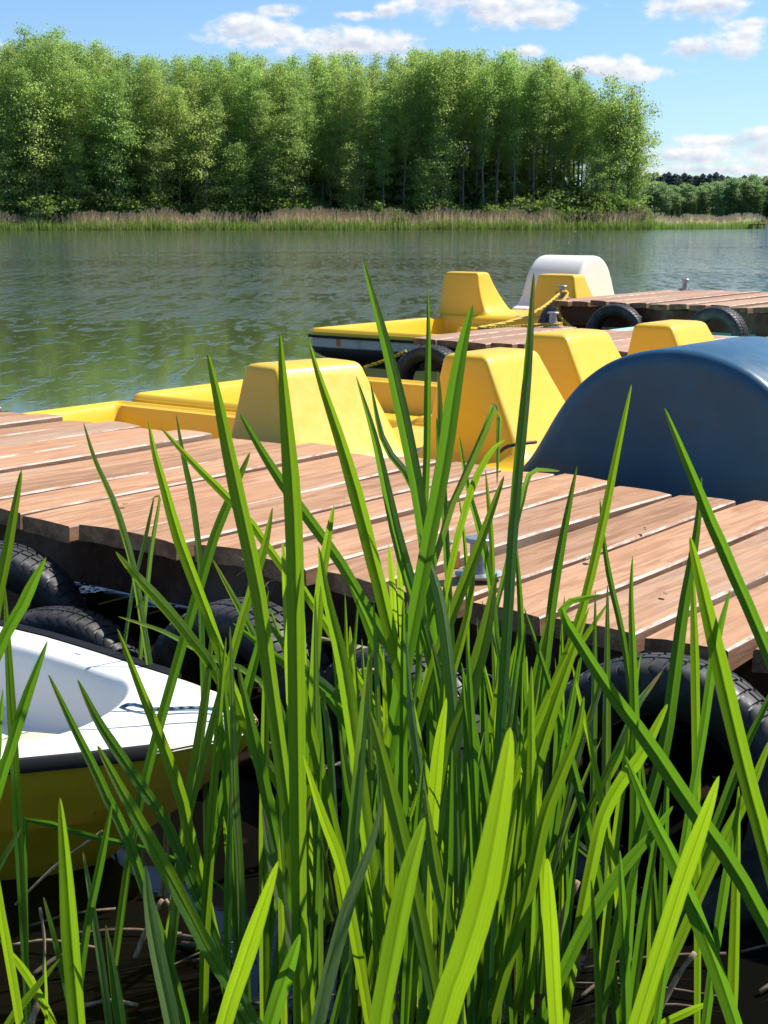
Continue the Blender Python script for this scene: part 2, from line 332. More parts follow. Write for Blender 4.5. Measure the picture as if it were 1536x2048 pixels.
foliage('reed_green', (0.22, 0.33, 0.07), (0.33, 0.43, 0.11), (0.28, 0.40, 0.06), 0.35)
foliage('reed_tan', (0.58, 0.48, 0.28), (0.74, 0.63, 0.40), (0.68, 0.56, 0.34), 0.45)
foliage('reed_plume', (0.60, 0.44, 0.28), (0.78, 0.60, 0.40), (0.70, 0.52, 0.32), 0.45)
t = NT('bark'); a = t.noise(3.0, 6, 0.7, None, (4, 4, 0.7)); M['bark'] = t.done(t.pbr(t.mix(t.maprange(a, 0.35, 0.7), (0.085, 0.078, 0.066), (0.24, 0.22, 0.19)), 0.9, t.bump(a, 0.6, 0.03)))
t = NT('soil'); a = t.noise(0.4, 8, 0.7); M['soil'] = t.done(t.pbr(t.mix(t.maprange(a, 0.35, 0.65), (0.035, 0.028, 0.018), (0.06, 0.075, 0.025)), 0.95, t.bump(a, 0.6, 0.1), 0.1))
# lake water
t = NT('lake_water'); pos = t.n('ShaderNodeNewGeometry').outputs['Position']; sp = t.n('ShaderNodeSeparateXYZ', {'Vector': pos})
wob = t.noise(0.05, 4, 0.6, pos, (0.5, 1.4, 1)); yy = t.mathn('MULTIPLY', sp.outputs[1], t.maprange(wob, 0.2, 0.8, 0.55, 1.45, False))
xx = t.mathn('ADD', yy, t.mathn('MULTIPLY', sp.outputs[0], -0.10))
def bandf(a0, a1, b0, b1): return t.mathn('MULTIPLY', t.maprange(xx, a0, a1), t.maprange(xx, b0, b1, 1, 0))
patch = t.mathn('MULTIPLY', t.maprange(t.noise(0.16, 4, 0.65, pos, (0.35, 1.0, 1)), 0.38, 0.62, 0.5, 1.1), t.maprange(t.noise(1.0, 4, 0.62, pos, (5.5, 1.5, 1)), 0.52, 0.63, 0.28, 1.5))
patch = t.mathn('MULTIPLY', patch, t.maprange(t.noise(1.0, 3, 0.6, pos, (2.2, 0.30, 1)), 0.46, 0.60, 0.5, 1.25))
rip = t.mathn('MULTIPLY', t.mathn('ADD', t.mathn('MAXIMUM', bandf(15, 26, 30, 48), t.mathn('MULTIPLY', t.maprange(xx, 40, 72), 1.5)), 0.30), patch)
na = t.noise(1.0, 3, 0.6, pos, (4.2, 9.0, 1), 0.3); nb = t.noise(1.0, 3, 0.6, pos, (11.0, 24.0, 1), 0.4); nc = t.noise(1.0, 2, 0.5, pos, (0.35, 0.8, 1))
h = t.mathn('ADD', t.mathn('ADD', t.mathn('MULTIPLY', na, 0.62), t.mathn('MULTIPLY', nb, 0.20)), t.mathn('MULTIPLY', nc, 0.12))
nearf = t.maprange(sp.outputs[1], 8, 40, 0.10, 1.0)
h = t.mathn('MULTIPLY', t.mathn('MULTIPLY', h, rip), nearf)
bmp = t.n('ShaderNodeBump', {'Height': h, 'Strength': 1.0, 'Distance': 0.07}).outputs[0]
dep = t.noise(0.7, 4, 0.6, pos)
col = t.mix(dep, (0.054, 0.072, 0.028), (0.072, 0.090, 0.038))
col = t.mix(t.maprange(sp.outputs[1], 4.5, 9.0), (0.0045, 0.0042, 0.003), col)  # towards the shore: dark mud tone, with shade painted into the water colour
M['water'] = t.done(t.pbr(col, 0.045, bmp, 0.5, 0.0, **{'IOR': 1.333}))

# ------------------------------------------------------------------ setting: water and land
def sheet(name, xs, ys, zf, mat, kind='structure'):
    V = [(x, y, zf(x, y)) for y in ys for x in xs]; nx = len(xs)
    Fc = [(j * nx + i, j * nx + i + 1, (j + 1) * nx + i + 1, (j + 1) * nx + i) for j in range(len(ys) - 1) for i in range(nx - 1)]
    return tag(make(name, V, Fc, mat), kind=kind)
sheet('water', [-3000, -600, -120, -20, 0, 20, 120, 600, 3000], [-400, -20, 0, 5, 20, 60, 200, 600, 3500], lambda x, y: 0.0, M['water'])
def poly_land(name, front, depth, z=0.35):
    V, Fc = [], []
    for (x, y) in front:
        for (dy, zz) in ((0, -0.3), (0.6, 0.05), (3, z * 0.6), (8, z), (depth * 0.5, z * 1.6), (depth - 2, z), (depth, -0.3)): V.append((x, y + dy, zz))
    k = 7
    for i in range(len(front) - 1):
        for j in range(k - 1): Fc.append((i * k + j, (i + 1) * k + j, (i + 1) * k + j + 1, i * k + j + 1))
    return tag(make(name, V, Fc, M['soil']), kind='structure')
SHORE = [(-140, 168), (-90, 170), (-45, 172), (-20, 176), (0, 180), (20, 184), (33, 188), (42, 197), (51, 206)]
def shore_y(x):
    for (x0, y0), (x1, y1) in zip(SHORE, SHORE[1:]):
        if x0 <= x <= x1: return y0 + (y1 - y0) * (x - x0) / (x1 - x0)
    return SHORE[0][1] if x < SHORE[0][0] else SHORE[-1][1]
poly_land('terrain', [(x, y) for x, y in SHORE if x <= 33] + [(40, 196)], 46)
V, Fc = [], []
fx = [30, 90, 150, 220, 320, 460, 700]; fd = [(-4, -0.3), (2, 0.3), (30, 1.0), (90, 2.5), (160, 6.0), (260, 9.0), (420, 6.0)]
for x in fx:
    for dy, zz in fd: V.append((x, 418 + 0.02 * x + dy, zz))
for i in range(len(fx) - 1):
    for j in range(len(fd) - 1): Fc.append((i * 7 + j, (i + 1) * 7 + j, (i + 1) * 7 + j + 1, i * 7 + j + 1))
tag(make('hill', V, Fc, M['soil']), kind='structure')
sheet('ground', [-30, -8, -2, 0, 2, 8, 30], [-40, -12, -3, 0.2, 0.9], lambda x, y: 0.14 if y < 0.5 else -0.12, M['soil'])

# ------------------------------------------------------------------ trees
def tree_parts(seed, h, base, rad, nb, per, leaf, mat_leaf, droop=0.0, bush=False):
    rs = np.random.RandomState(seed); mb = MB()
    bend = rs.uniform(-0.35, 0.35, 2)
    def ax(z): return np.array([bend[0] * (z / h) ** 2 * 1.2 + 0.12 * math.sin(z * 0.5 + seed), bend[1] * (z / h) ** 2 * 1.2, z])
    if not bush:
        zs = np.linspace(-0.4, h * 0.97, 12); mb.tube([ax(z) for z in zs], [max(0.17 * (1 - 0.93 * max(z, 0) / h), 0.015) for z in zs], 7)
    cl = []
    for i in range(nb):
        u = ((i + rs.rand()) / nb); z0 = base + (h - base) * u
        prof = (0.55 + 0.75 * u * 1.6 if u < 0.3 else 0.91 + 0.3 * (u - 0.3)) * (1.0 if u < 0.62 else max(0.10, math.cos((u - 0.62) / 0.38 * 1.45)))
        ln = rad * prof * rs.choice([0.3, 0.6, 0.85, 1.0, 1.25], p=[0.15, 0.2, 0.3, 0.25, 0.1]); a = i * 2.399 + rs.uniform(-0.6, 0.6); rise = rs.uniform(0.15, 0.65) - droop
        p0 = ax(z0) if not bush else np.array([rs.normal(0, rad * 0.25), rs.normal(0, rad * 0.25), z0 * 0.7])
        p1 = p0 + np.array([math.cos(a) * ln, math.sin(a) * ln, rise * ln])
        if ln > 0.5: mb.tube([p0, (p0 + p1) / 2 + np.array([0, 0, 0.08 * ln]), p1], [0.045 * (1 - 0.6 * u), 0.03 * (1 - 0.5 * u), 0.008], 4, cap=False)
        nc = max(1, int(round(per * (0.35 + ln / rad))))
        for k in range(nc):
            f = rs.uniform(0.25, 1.05); cl.append((p0 + (p1 - p0) * f + rs.normal(0, 0.16, 3), 0.24 + 0.22 * rs.rand()))
    if not bush:
        for i in range(16):
            z = rs.uniform(1.5, max(base, 2.0)); a = rs.uniform(0, 6.28); ln = rs.uniform(0.3, 1.3); q = ax(z) + np.array([math.cos(a) * ln, math.sin(a) * ln, 0.25 * ln])
            mb.tube([ax(z), q], [0.02, 0.006], 4, cap=False); cl.append((q, 0.2)); cl.append((ax(z) * 0.4 + q * 0.6, 0.16))
    if bush:
        for i in range(6):
            a = rs.uniform(0, 6.28); mb.tube([(0.2 * math.cos(a), 0.2 * math.sin(a), -0.3), (rad * 0.4 * math.cos(a), rad * 0.4 * math.sin(a), h * 0.5)], [0.05, 0.02], 5)
    C = np.array([c[0] for c in cl]); S = np.array([c[1] for c in cl]); m = 13
    P = np.repeat(C, m, 0) + rs.normal(0, 1, (len(C) * m, 3)) * np.repeat(S, m)[:, None] * np.array([1.1, 1.1, 0.6])
    n = len(P); nr = rs.normal(0, 1, (n, 3)); nr[:, 2] += 0.5; nr /= np.linalg.norm(nr, axis=1)[:, None]
    tv = np.cross(nr, rs.normal(0, 1, (n, 3))); tv /= np.linalg.norm(tv, axis=1)[:, None]; bv = np.cross(nr, tv)
    sz = leaf * rs.uniform(0.6, 1.35, n)[:, None]
    VV = np.stack([P - tv * sz, P + bv * sz * 0.62 + nr * sz * 0.15, P + tv * sz, P - bv * sz * 0.62 + nr * sz * 0.15], 1).reshape(-1, 3)
    return mb, VV, n
def tree_proto(name, label, cat, group, seed, h, base, rad, nb, per, leaf, mat, droop=0.0, bush=False):
    mb, VV, n = tree_parts(seed, h, base, rad, nb, per, leaf, M[mat], droop, bush)
    root = thing(name, label, cat, (0, 0, -500), 0, group)
    mb.build('stem' if bush else 'trunk', M['bark'], root, True)
    me = bpy.data.meshes.new('crown'); me.vertices.add(n * 4); me.vertices.foreach_set('co', VV.astype(np.float32).ravel())
    me.loops.add(n * 4); me.loops.foreach_set('vertex_index', np.arange(n * 4, dtype=np.int32))
    me.polygons.add(n); me.polygons.foreach_set('loop_start', np.arange(0, n * 4, 4, dtype=np.int32)); me.polygons.foreach_set('loop_total', np.full(n, 4, dtype=np.int32))
    me.materials.append(M[mat]); me.update(calc_edges=True); me.validate()
    c = bpy.data.objects.new('foliage' if bush else 'crown', me); COL.objects.link(c); c.parent = root
    return root
GW = 'alder trees of the lakeside wood'
protos = [tree_proto('alder_tree', '', 'tree', GW, 11 + i, 20.0, b, r, 86, 7.6, 0.092, 'alder_leaves') for i, (b, r) in enumerate([(7.5, 1.9), (6.0, 2.1), (8.5, 1.75), (4.5, 2.0), (7.5, 2.2), (9.5, 1.75), (6.5, 1.7), (10.5, 1.85), (9.0, 2.1)])]
low_protos = [tree_proto('alder_tree', '', 'tree', GW, 41 + i, 12.0, b, r, 60, 8.0, 0.092, 'alder_leaves') for i, (b, r) in enumerate([(2.0, 2.2), (3.0, 2.5), (1.2, 2.3)])]
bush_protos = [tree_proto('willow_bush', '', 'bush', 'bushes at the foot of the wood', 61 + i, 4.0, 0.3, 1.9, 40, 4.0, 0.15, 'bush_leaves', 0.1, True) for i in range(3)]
used = set()
def place(pr, x, y, z, s, sz, label, rs, group=None):
    o = pr if id(pr) not in used else copy_tree(pr)
    used.add(id(pr)); o.location = (x, y, z); o.rotation_euler = (0, 0, rs.uniform(0, 6.28)); o.scale = (s, s, sz); o['label'] = label
    if group: o['group'] = group
    return o
SKY = [(-100, 95), (0, 72), (70, 64), (130, 52), (200, 86), (300, 98), (350, 116), (420, 112), (550, 108), (700, 110), (780, 105), (880, 95), (960, 90), (1040, 104), (1100, 110), (1130, 130), (1170, 165), (1190, 195), (1220, 185), (1250, 190), (1270, 240), (1292, 310)]
def sky_y(px):
    if px <= SKY[0][0]: return SKY[0][1]
    for (x0, y0), (x1, y1) in zip(SKY, SKY[1:]):
        if x0 <= px <= x1: return y0 + (y1 - y0) * (px - x0) / (x1 - x0)
    return SKY[-1][1]
rs = np.random.RandomState(5)
ntree = 0
for row, dy in enumerate((9.0, 12.0, 15.5, 19.5, 24.0)):
    x = -58.0 + rs.rand() * 2
    while x < 34:
        yb = shore_y(x) + dy + rs.uniform(-1.2, 1.2); px = 768 + x / yb * F_PX
        step = rs.uniform(1.65, 2.7) * (1.0 if row < 3 else 1.15)
        if px < 1262 - row * 14:
            top = (HZ - sky_y(px)) / F_PX * yb + CAM_H
            if row == 0: hh = top * (rs.uniform(0.62, 0.9) if px < 820 else rs.uniform(0.85, 0.98))
            elif row == 1: hh = top * rs.uniform(0.82, 0.97)
            else: hh = top * rs.uniform(0.90, 1.01)
            hh *= 0.935
            pr = protos[rs.choice([2, 5, 7, 8, 4, 0] if (px > 860 and rs.rand() < 0.8) else [0, 1, 2, 3, 4, 5, 6, 8])]
            lab = ['tall slender alder at the water-side front of the wood, bright green crown over bare trunk', 'slender alder standing just behind the front trees of the wood', 'tall alder deeper in the wood, crown topping the trees before it', 'tall alder far inside the wood, only its crown in the skyline', 'tall alder at the back of the wood showing between other crowns'][row]
            place(pr, x, yb, 0.3, hh / 20.0 * rs.uniform(0.9, 1.12), hh / 20.0, lab, rs); ntree += 1
        x += step
# lower leafy trees leaning out over the reeds, and the tip of the wood
for (px, dy, top, k) in [(590, 7.0, 250, 0), (545, 6.5, 300, 1), (420, 7.0, 235, 2), (250, 7.0, 210, 0), (90, 7, 190, 1), (30, 6.5, 230, 2), (330, 6.5, 270, 1), (870, 7.0, 275, 2), (840, 6, 330, 0), (700, 6.5, 300, 1), (480, 6.5, 300, 0), (1180, 6.5, 300, 1), (170, 6.5, 290, 2)]:
    yb = 180.0
    for _ in range(3): x = (px - 768) / F_PX * yb; yb = shore_y(x) + dy
    hh = (HZ - top) / F_PX * yb + CAM_H
    place(low_protos[k], x, yb, 0.2, hh / 12 * 1.15, hh / 12, 'lower leafy alder branching to the reeds before the wood', rs)
TIP = [(1215, 8, 178, 1.0, 'alder with a pointed crown near the right tip of the wood'), (1245, 9, 196, 1.0, 'alder second from the right tip of the wood, leaves down to the reeds'), (1266, 9, 258, 1.0, 'last alder at the right tip of the wood, lower and rounded')]
for px, dy, top, s, lab in TIP:
    yb = 188.0
    for _ in range(3): x = (px - 768) / F_PX * yb; yb = shore_y(x) + dy
    hh = (HZ - top) / F_PX * yb + CAM_H
    place(low_protos[1], x, yb, 0.2, hh / 12 * 0.92, hh / 12, lab, rs)
for dyb in (13.0, 21.0, 26.0, 31.0):
    x = -58.0
    while x < 29 - dyb * 0.25:
        yb = shore_y(x) + dyb + rs.uniform(-1.5, 1.5); s = rs.uniform(1.2, 1.9) * (1.5 if dyb > 25 else 1.0)
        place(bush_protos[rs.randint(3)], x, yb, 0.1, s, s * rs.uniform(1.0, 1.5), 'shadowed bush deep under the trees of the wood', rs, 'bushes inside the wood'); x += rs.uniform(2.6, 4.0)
x = -56.0
while x < 32:
    yb = shore_y(x) + rs.uniform(4.0, 8.0); px = 768 + x / yb * F_PX
    s = rs.uniform(0.7, 1.5)
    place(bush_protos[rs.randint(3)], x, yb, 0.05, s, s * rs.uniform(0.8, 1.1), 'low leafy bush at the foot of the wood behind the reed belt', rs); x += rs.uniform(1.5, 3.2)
for px, top, s in ((1205, 372, 1.25), (1240, 388, 1.2), (1262, 402, 1.0), (1276, 418, 0.8)):
    yb = 192.0; x = (px - 768) / F_PX * yb; hh = (HZ - top) / F_PX * yb + CAM_H
    place(bush_protos[1], x, yb, 0.05, s, hh / 4.0, 'big rounded bush under the right tip of the wood', rs, 'bushes under the right tip of the wood')
# far wood across the open lake
GF = 'trees of the far wood across the lake'
fp = [tree_proto('broadleaf_tree', '', 'tree', GF, 81 + i, 12.0, b, 2.9, 64, 6.5, 0.20, 'far_leaves') for i, b in enumerate((2.0, 3.0, 1.4))]
for row, dy in enumerate((6, 12, 20)):
    x = 60.0
    while x < 215:
        yb = 420 + dy + rs.uniform(-2, 2); px = 768 + x / yb * F_PX
        tp = 366 if px < 1330 else (402 if px < 1372 else 366)
        tp = np.interp(px, [1150, 1300, 1330, 1352, 1385, 1420, 1480, 1536, 1600], [370, 362, 372, 372, 378, 362, 356, 352, 350])
        hh = ((HZ - tp) / F_PX * yb + CAM_H) * (rs.uniform(0.84, 0.99) if row else rs.uniform(0.7, 0.95))
        place(fp[rs.randint(3)], x, yb, 0.4, hh / 12 * rs.uniform(0.9, 1.25), hh / 12, 'broad green tree of the far wood across the open lake' if row == 0 else 'broad green tree behind the front row of the far wood', rs)
        x += rs.uniform(3.0, 4.6)
GP = 'pines on the rise behind the far wood'
def pine_proto(seed):
    rs2 = np.random.RandomState(seed); root = thing('pine_tree', '', 'tree', (0, 0, -500), 0, GP); mb = MB(); h = 16.0
    mb.tube([(0, 0, -1), (0.1, 0, 8), (0, 0, 15.5)], [0.2, 0.14, 0.03], 6); mb.build('trunk', M['bark'], root, True)
    V, Fc = [], []
    for i in range(2400):
        u = rs2.rand(); z = 5 + 11 * u; r = (3.4 * min(1, (1 - u) * 2.6) ** 0.55 * (0.85 + 0.15 * (1 - u)) + 0.1) * rs2.uniform(0.3, 1.0) * (0.8 + 0.25 * math.sin(z * 4.2)); a = rs2.uniform(0, 6.28)
        p = np.array([r * math.cos(a), r * math.sin(a), z - 0.1 * r]); d = rs2.normal(0, 1, 3); d /= np.linalg.norm(d); e = np.cross(d, rs2.normal(0, 1, 3)); e /= np.linalg.norm(e)
        b = len(V); V += [p - d * 0.32, p + e * 0.18, p + d * 0.32, p - e * 0.18]; Fc.append((b, b + 1, b + 2, b + 3))
    make('crown', V, Fc, M['pine_needles'], root, False); return root
pp = [pine_proto(1), pine_proto(2)]
for row in range(2):
    x = 78.0
    while x < 225:
        yb = 560 + row * 12 + rs.uniform(-4, 4); px = 768 + x / yb * F_PX
        tp = np.interp(px, [1180, 1290, 1330, 1420, 1470, 1536, 1600], [352, 350, 349, 352, 358, 356, 350]); hh = (HZ - tp) / F_PX * yb + CAM_H - 4.5
        place(pp[rs.randint(2)], x, yb, 4.5, 0.95, max(hh, 6) / 16 * rs.uniform(0.92, 1.06), 'dark pine rising behind the far broadleaf wood', rs)
        x += rs.uniform(1.8, 3.2)

# reed belt along the far shore (uncountable)
def reed_belt(name, x0, x1, n, seed, hmax, yfun, depth):
    rr = np.random.RandomState(seed); V, Fc, Mi = [], [], []
    for i in range(n):
        x = rr.uniform(x0, x1); q = rr.rand() ** 0.8; yb = yfun(x) + q * depth - 1.0 + 0.9 * math.sin(x * 0.45) * math.sin(x * 0.17 + 1)
        g = rr.rand() < (0.95 if q < 0.48 else 0.22)
        dens = 0.75 + 0.35 * math.sin(x * 0.37 + 1.3) * math.sin(x * 0.11)
        if not g and rr.rand() > dens: continue
        h = rr.uniform(0.6, 1.5) * hmax / 2.6 if g else rr.uniform(0.62, 1.0) * hmax * np.interp(x, [-60, -40, 0, 33], [0.82, 0.88, 1.0, 1.0])
        h *= 0.86 + 0.16 * math.sin(x * 0.83 + 2 * math.sin(x * 0.31)) * math.sin(x * 0.21 + 0.7) + 0.05 * math.sin(x * 2.9)
        lx, ly = rr.normal(0, 0.10, 2) * h; wd = rr.uniform(0.02, 0.042) * (1.3 if g else 1); ba = rr.uniform(0, 6.28); wx, wy = wd * math.cos(ba), wd * math.sin(ba)
        b = len(V); V += [(x - wx, yb - wy, -0.1), (x + wx, yb + wy, -0.1), (x + lx * 0.5 + wx * 0.8, yb + ly * 0.5 + wy * 0.8, h * 0.55), (x + lx * 0.5 - wx * 0.8, yb + ly * 0.5 - wy * 0.8, h * 0.55), (x + lx, yb + ly, h)]
        Fc += [(b, b + 1, b + 2, b + 3), (b + 3, b + 2, b + 4)]; Mi += [0 if g else 1] * 2
        if not g and rr.rand() < 0.6:
            p = rr.uniform(0.05, 0.09); b = len(V); dx = rr.normal(0.05, 0.06)
            V += [(x + lx - p * 0.3, yb + ly, h - 0.30), (x + lx + p + dx * 0.4, yb + ly + 0.03, h - 0.12), (x + lx + dx, yb + ly, h + 0.12), (x + lx - p + dx * 0.4, yb + ly - 0.03, h - 0.1)]; Fc.append((b, b + 1, b + 2, b + 3)); Mi.append(2)
    return tag(make(name, V, Fc, [M['reed_green'], M['reed_tan'], M['reed_plume']], None, False, Mi), 'belt of green and dry tan reeds with feathery plumes along the shore' if x0 < 0 else 'low tan reeds on the spit beyond the tip of the wood', 'reeds', None, 'stuff')
reed_belt('reeds', -62, 34, 24000, 3, 2.75, shore_y, 5.0)
reed_belt('reeds', 33, 52, 6500, 4, 2.1, shore_y, 5.0)
reed_belt('reeds', 70, 215, 7000, 6, 2.0, lambda x: 416, 4.0)['label'] = 'thin line of reeds along the far shore of the open lake'
# little dark platform off the spit
pl = thing('swimming_platform', 'small dark wooden platform standing in the water off the reed spit', 'jetty', (50.6, 204, 0), 0.1)
b = MB(); b.box(-1.0, 1.0, -0.7, 0.7, 0.48, 0.62); b.build('platform_deck', M['end_grain'], pl)
b = MB(); b.box(-1.0, 1.0, -0.68, -0.60, 0.86, 0.92); b.box(-0.06, 0.06, -0.66, -0.62, 0.62, 0.86); b.build('rail', M['end_grain'], pl)
for sx in (-0.85, 0.0, 0.85):
    b = MB(); b.tube([(sx, -0.5, -0.3), (sx, -0.5, 0.48)], 0.10, 8); b.build('leg', M['end_grain'], pl)

# ------------------------------------------------------------------ docks
G = Vector((0.8, -0.6, 0)); P_ = Vector((0.6, 0.8, 0)); ANG = math.atan2(-0.6, 0.8)
def ST_(s, t, z=0.0): return G * s + P_ * t + Vector((0, 0, z))
def dock(label, s0, s1, t0, width, top, pitch, seed, wood, beams_t, rot=0.0, origin=None, thick=0.05):
    o = origin if origin is not None else (s0, t0)
    root = thing('wooden_dock', label, 'dock', ST_(o[0], o[1], 0), ANG + rot)
    rr = random.Random(seed); V, Fc, Mi = [], [], []
    n = int(round((s1 - s0) / pitch)); nseg = 14
    for k in range(n):
        a = s0 - o[0] + k * pitch; wv = pitch - rr.uniform(0.024, 0.046); dz = rr.uniform(-0.008, 0.008); tilt = rr.uniform(-0.006, 0.006)
        e0 = rr.uniform(-0.018, 0.018); e1 = rr.uniform(-0.03, 0.03); sk = rr.uniform(-0.006, 0.006)
        prof = [(0, 0), (0.25, 0), (0.5, 0), (0.75, 0), (1, 0), (1, thick - 0.006), (1, thick), (0.75, thick), (0.5, thick), (0.25, thick), (0, thick), (0, thick - 0.006)]
        b = len(V); kk = len(prof); ph = rr.uniform(0, 6)
        rag = [(rr.uniform(-0.006, 0.004), rr.uniform(-0.006, 0.004), rr.uniform(-0.008, 0.003)) for _ in prof]
        for i in range(nseg + 1):
            f = i / nseg; tt = e0 + (width + e1 - e0) * f
            wig = 0.0035 * math.sin(f * 7 + ph) + sk * (f - 0.5) * 2; bow = 0.004 * math.sin(f * 3.1 + ph)
            for j, (u, z) in enumerate(prof):
                x = a + u * wv + wig
                if j == 6: x -= 0.0062 + 0.0020 * math.sin(f * 31 + ph) + 0.001 * math.sin(f * 77 + 2 * ph)
                if j == 10: x += 0.004
                y = tt + (rag[j][0] if i in (0, nseg) else 0)
                zz = z - thick + dz + bow + tilt * (u - 0.5) * 2 + (rag[j][2] * 0.8 if (j < 5 and i in (0, nseg)) else 0) - (0.0025 if (i in (0, nseg) and j >= 6) else 0)
                cup = 0.0022 * math.cos((u - 0.5) * 3.1) if j >= 6 else 0
                V.append((x, y, top + zz + cup))
        for i in range(nseg):
            for j in range(kk):
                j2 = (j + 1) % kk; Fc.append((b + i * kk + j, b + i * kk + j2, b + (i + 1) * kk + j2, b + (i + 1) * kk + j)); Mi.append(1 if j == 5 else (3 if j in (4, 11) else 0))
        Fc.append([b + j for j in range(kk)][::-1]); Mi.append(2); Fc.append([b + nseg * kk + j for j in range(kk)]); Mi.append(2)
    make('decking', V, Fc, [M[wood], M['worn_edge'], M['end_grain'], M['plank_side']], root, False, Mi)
    Ls = s1 - s0; x0 = s0 - o[0]
    for bt in beams_t:
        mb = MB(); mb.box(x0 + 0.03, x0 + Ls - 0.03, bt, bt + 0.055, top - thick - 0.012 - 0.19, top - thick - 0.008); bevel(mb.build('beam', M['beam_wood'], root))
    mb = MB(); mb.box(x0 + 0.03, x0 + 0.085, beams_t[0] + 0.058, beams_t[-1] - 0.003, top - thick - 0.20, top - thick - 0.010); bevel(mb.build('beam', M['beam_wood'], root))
    k = 0.35
    while k < Ls:
        for bt in (beams_t[0] + 0.16, beams_t[-1] - 0.12):
            mb = MB(); mb.tube([(x0 + k, bt, -0.9), (x0 + k, bt, top - thick - 0.012)], 0.075, 12); make_o = mb.build('post', M['end_grain'], root, True)
        k += 1.8
    return root
DT = 0.5
D3 = 0.6; c3 = at_z(1106, 599, D3); S3, T3 = c3.dot(G), c3.dot(P_)
dock('long brown plank dock in front of the yellow pedal boats and white rowing boat', -6.2, 4.0, 2.88, 1.61, DT, 0.2388, 2, 'deck_wood', (0.19, 0.80, 1.44), R(-1.0), (-1.83, 2.88))
dock('narrow brown plank dock ending behind the yellow pedal boat seats', -6.62, -1.4, 9.19, 1.75, DT, 0.235, 3, 'deck_wood_far', (0.05, 0.8, 1.62))
dock('wide far plank dock with hanging tyres beside the white paddle wheel cover', S3, S3 + 7.2, T3, 2.8, D3, 0.212, 4, 'deck_wood_far', (0.05, 1.4, 2.68))

# tyres
def tyre_mesh(Rr=0.30, wd=0.19, ir=0.185):
    rr = random.Random(3); V, Fc = [], []
    nseg = 108; hw = wd / 2
    prof = [(-0.30, ir), (-0.40, ir + 0.01), (-0.49, ir + 0.035), (-0.52, ir + 0.065), (-0.50, Rr - 0.032), (-0.46, Rr - 0.016), (-0.40, Rr - 0.006), (-0.22, Rr - 0.001), (-0.21, Rr - 0.009), (-0.17, Rr - 0.009), (-0.16, Rr), (-0.02, Rr + 0.001), (-0.015, Rr - 0.008), (0.015, Rr - 0.008), (0.02, Rr + 0.001), (0.16, Rr), (0.17, Rr - 0.009), (0.21, Rr - 0.009), (0.22, Rr - 0.001), (0.40, Rr - 0.006), (0.46, Rr - 0.016), (0.50, Rr - 0.032), (0.52, ir + 0.065), (0.49, ir + 0.035), (0.40, ir + 0.01), (0.30, ir), (0.34, ir + 0.012), (0.42, ir + 0.04), (0.44, ir + 0.07), (0.36, Rr - 0.028), (0, Rr - 0.022), (-0.36, Rr - 0.028), (-0.44, ir + 0.07), (-0.42, ir + 0.04), (-0.34, ir + 0.012)]
    k = len(prof)
    angs = []
    for i in range(58):
        for f, low in ((0.0, 0), (0.42, 0), (0.80, 0), (0.82, 1), (0.98, 1)): angs.append(((i + f) / 58 * 2 * math.pi, low))
    for (a0, low) in angs:
        for j, (q, r) in enumerate(prof):
            rad = r; ph = 0
            if 5 <= j <= 20:
                if low and j not in (8, 9, 12, 13, 16, 17): rad -= 0.006
                ph = 0.05 * abs(q * 2) + (0.03 if q < 0 else 0)
            V.append((rad * math.cos(a0 + ph), q * wd, rad * math.sin(a0 + ph)))
    nseg = len(angs)
    for i in range(nseg):
        i2 = (i + 1) % nseg
        for j in range(k):
            j2 = (j + 1) % k; Fc.append((i * k + j, i * k + j2, i2 * k + j2, i2 * k + j))
    return V, Fc
tv_, tf_ = tyre_mesh()
ty0 = None
def tyre(label, pos, rot, s=1.0):
    global ty0
    if ty0 is None:
        o = sharp(make('tyre', tv_, tf_, M['rubber'])); ty0 = o
    else: o = ty0.copy(); COL.objects.link(o)
    o.location = pos; o.rotation_euler = rot; o.scale = (s, s, s); tag(o, label, 'tyre', 'old tyres hung along the docks as fenders'); return o
tyre('big worn black tyre under the near dock edge at the far right', at_depth(1318, 1598, 2.93), (R(-8), R(14), ANG - R(-16)), 1.02)
tyre('black tyre under the near dock showing its tread, above the white boat', ST_(-3.52, 2.72, 0.155), (0, R(20), ANG + R(38)), 0.98)
tyre('black tyre lying lower behind the white boat, strip of tread catching sun', ST_(-3.17, 2.66, 0.03), (R(-10), R(50), ANG + R(24)), 0.95)
tyre('black tyre under the near dock behind the densest green reeds', ST_(-2.52, 2.74, 0.13), (R(4), R(80), ANG + R(4)), 0.98)
tyre('dark tyre half under the near dock right of the densest reeds', ST_(-2.02, 2.76, 0.10), (R(4), R(110), ANG - R(6)), 0.95)
tyre('worn tyre at the blunt end of the narrow middle dock', ST_(-6.35, 9.05, 0.17), (0, 0.3, ANG + R(6)), 1.0)
tyre('dark tyre on the corner of the far dock beside the yellow rope', ST_(S3 - 0.12, T3 + 0.42, 0.27), (0, 0.5, ANG + R(74)), 1.0)
tyre('black tyre below the far dock, left one of the two facing outward', at_depth(1232, 670, 14.35), (0, 0.9, ANG + R(6)), 1.0)
tyre('black tyre below the far dock, right one of the two facing outward', at_depth(1432, 677, 13.55), (0, 1.9, ANG - R(2)), 0.98)

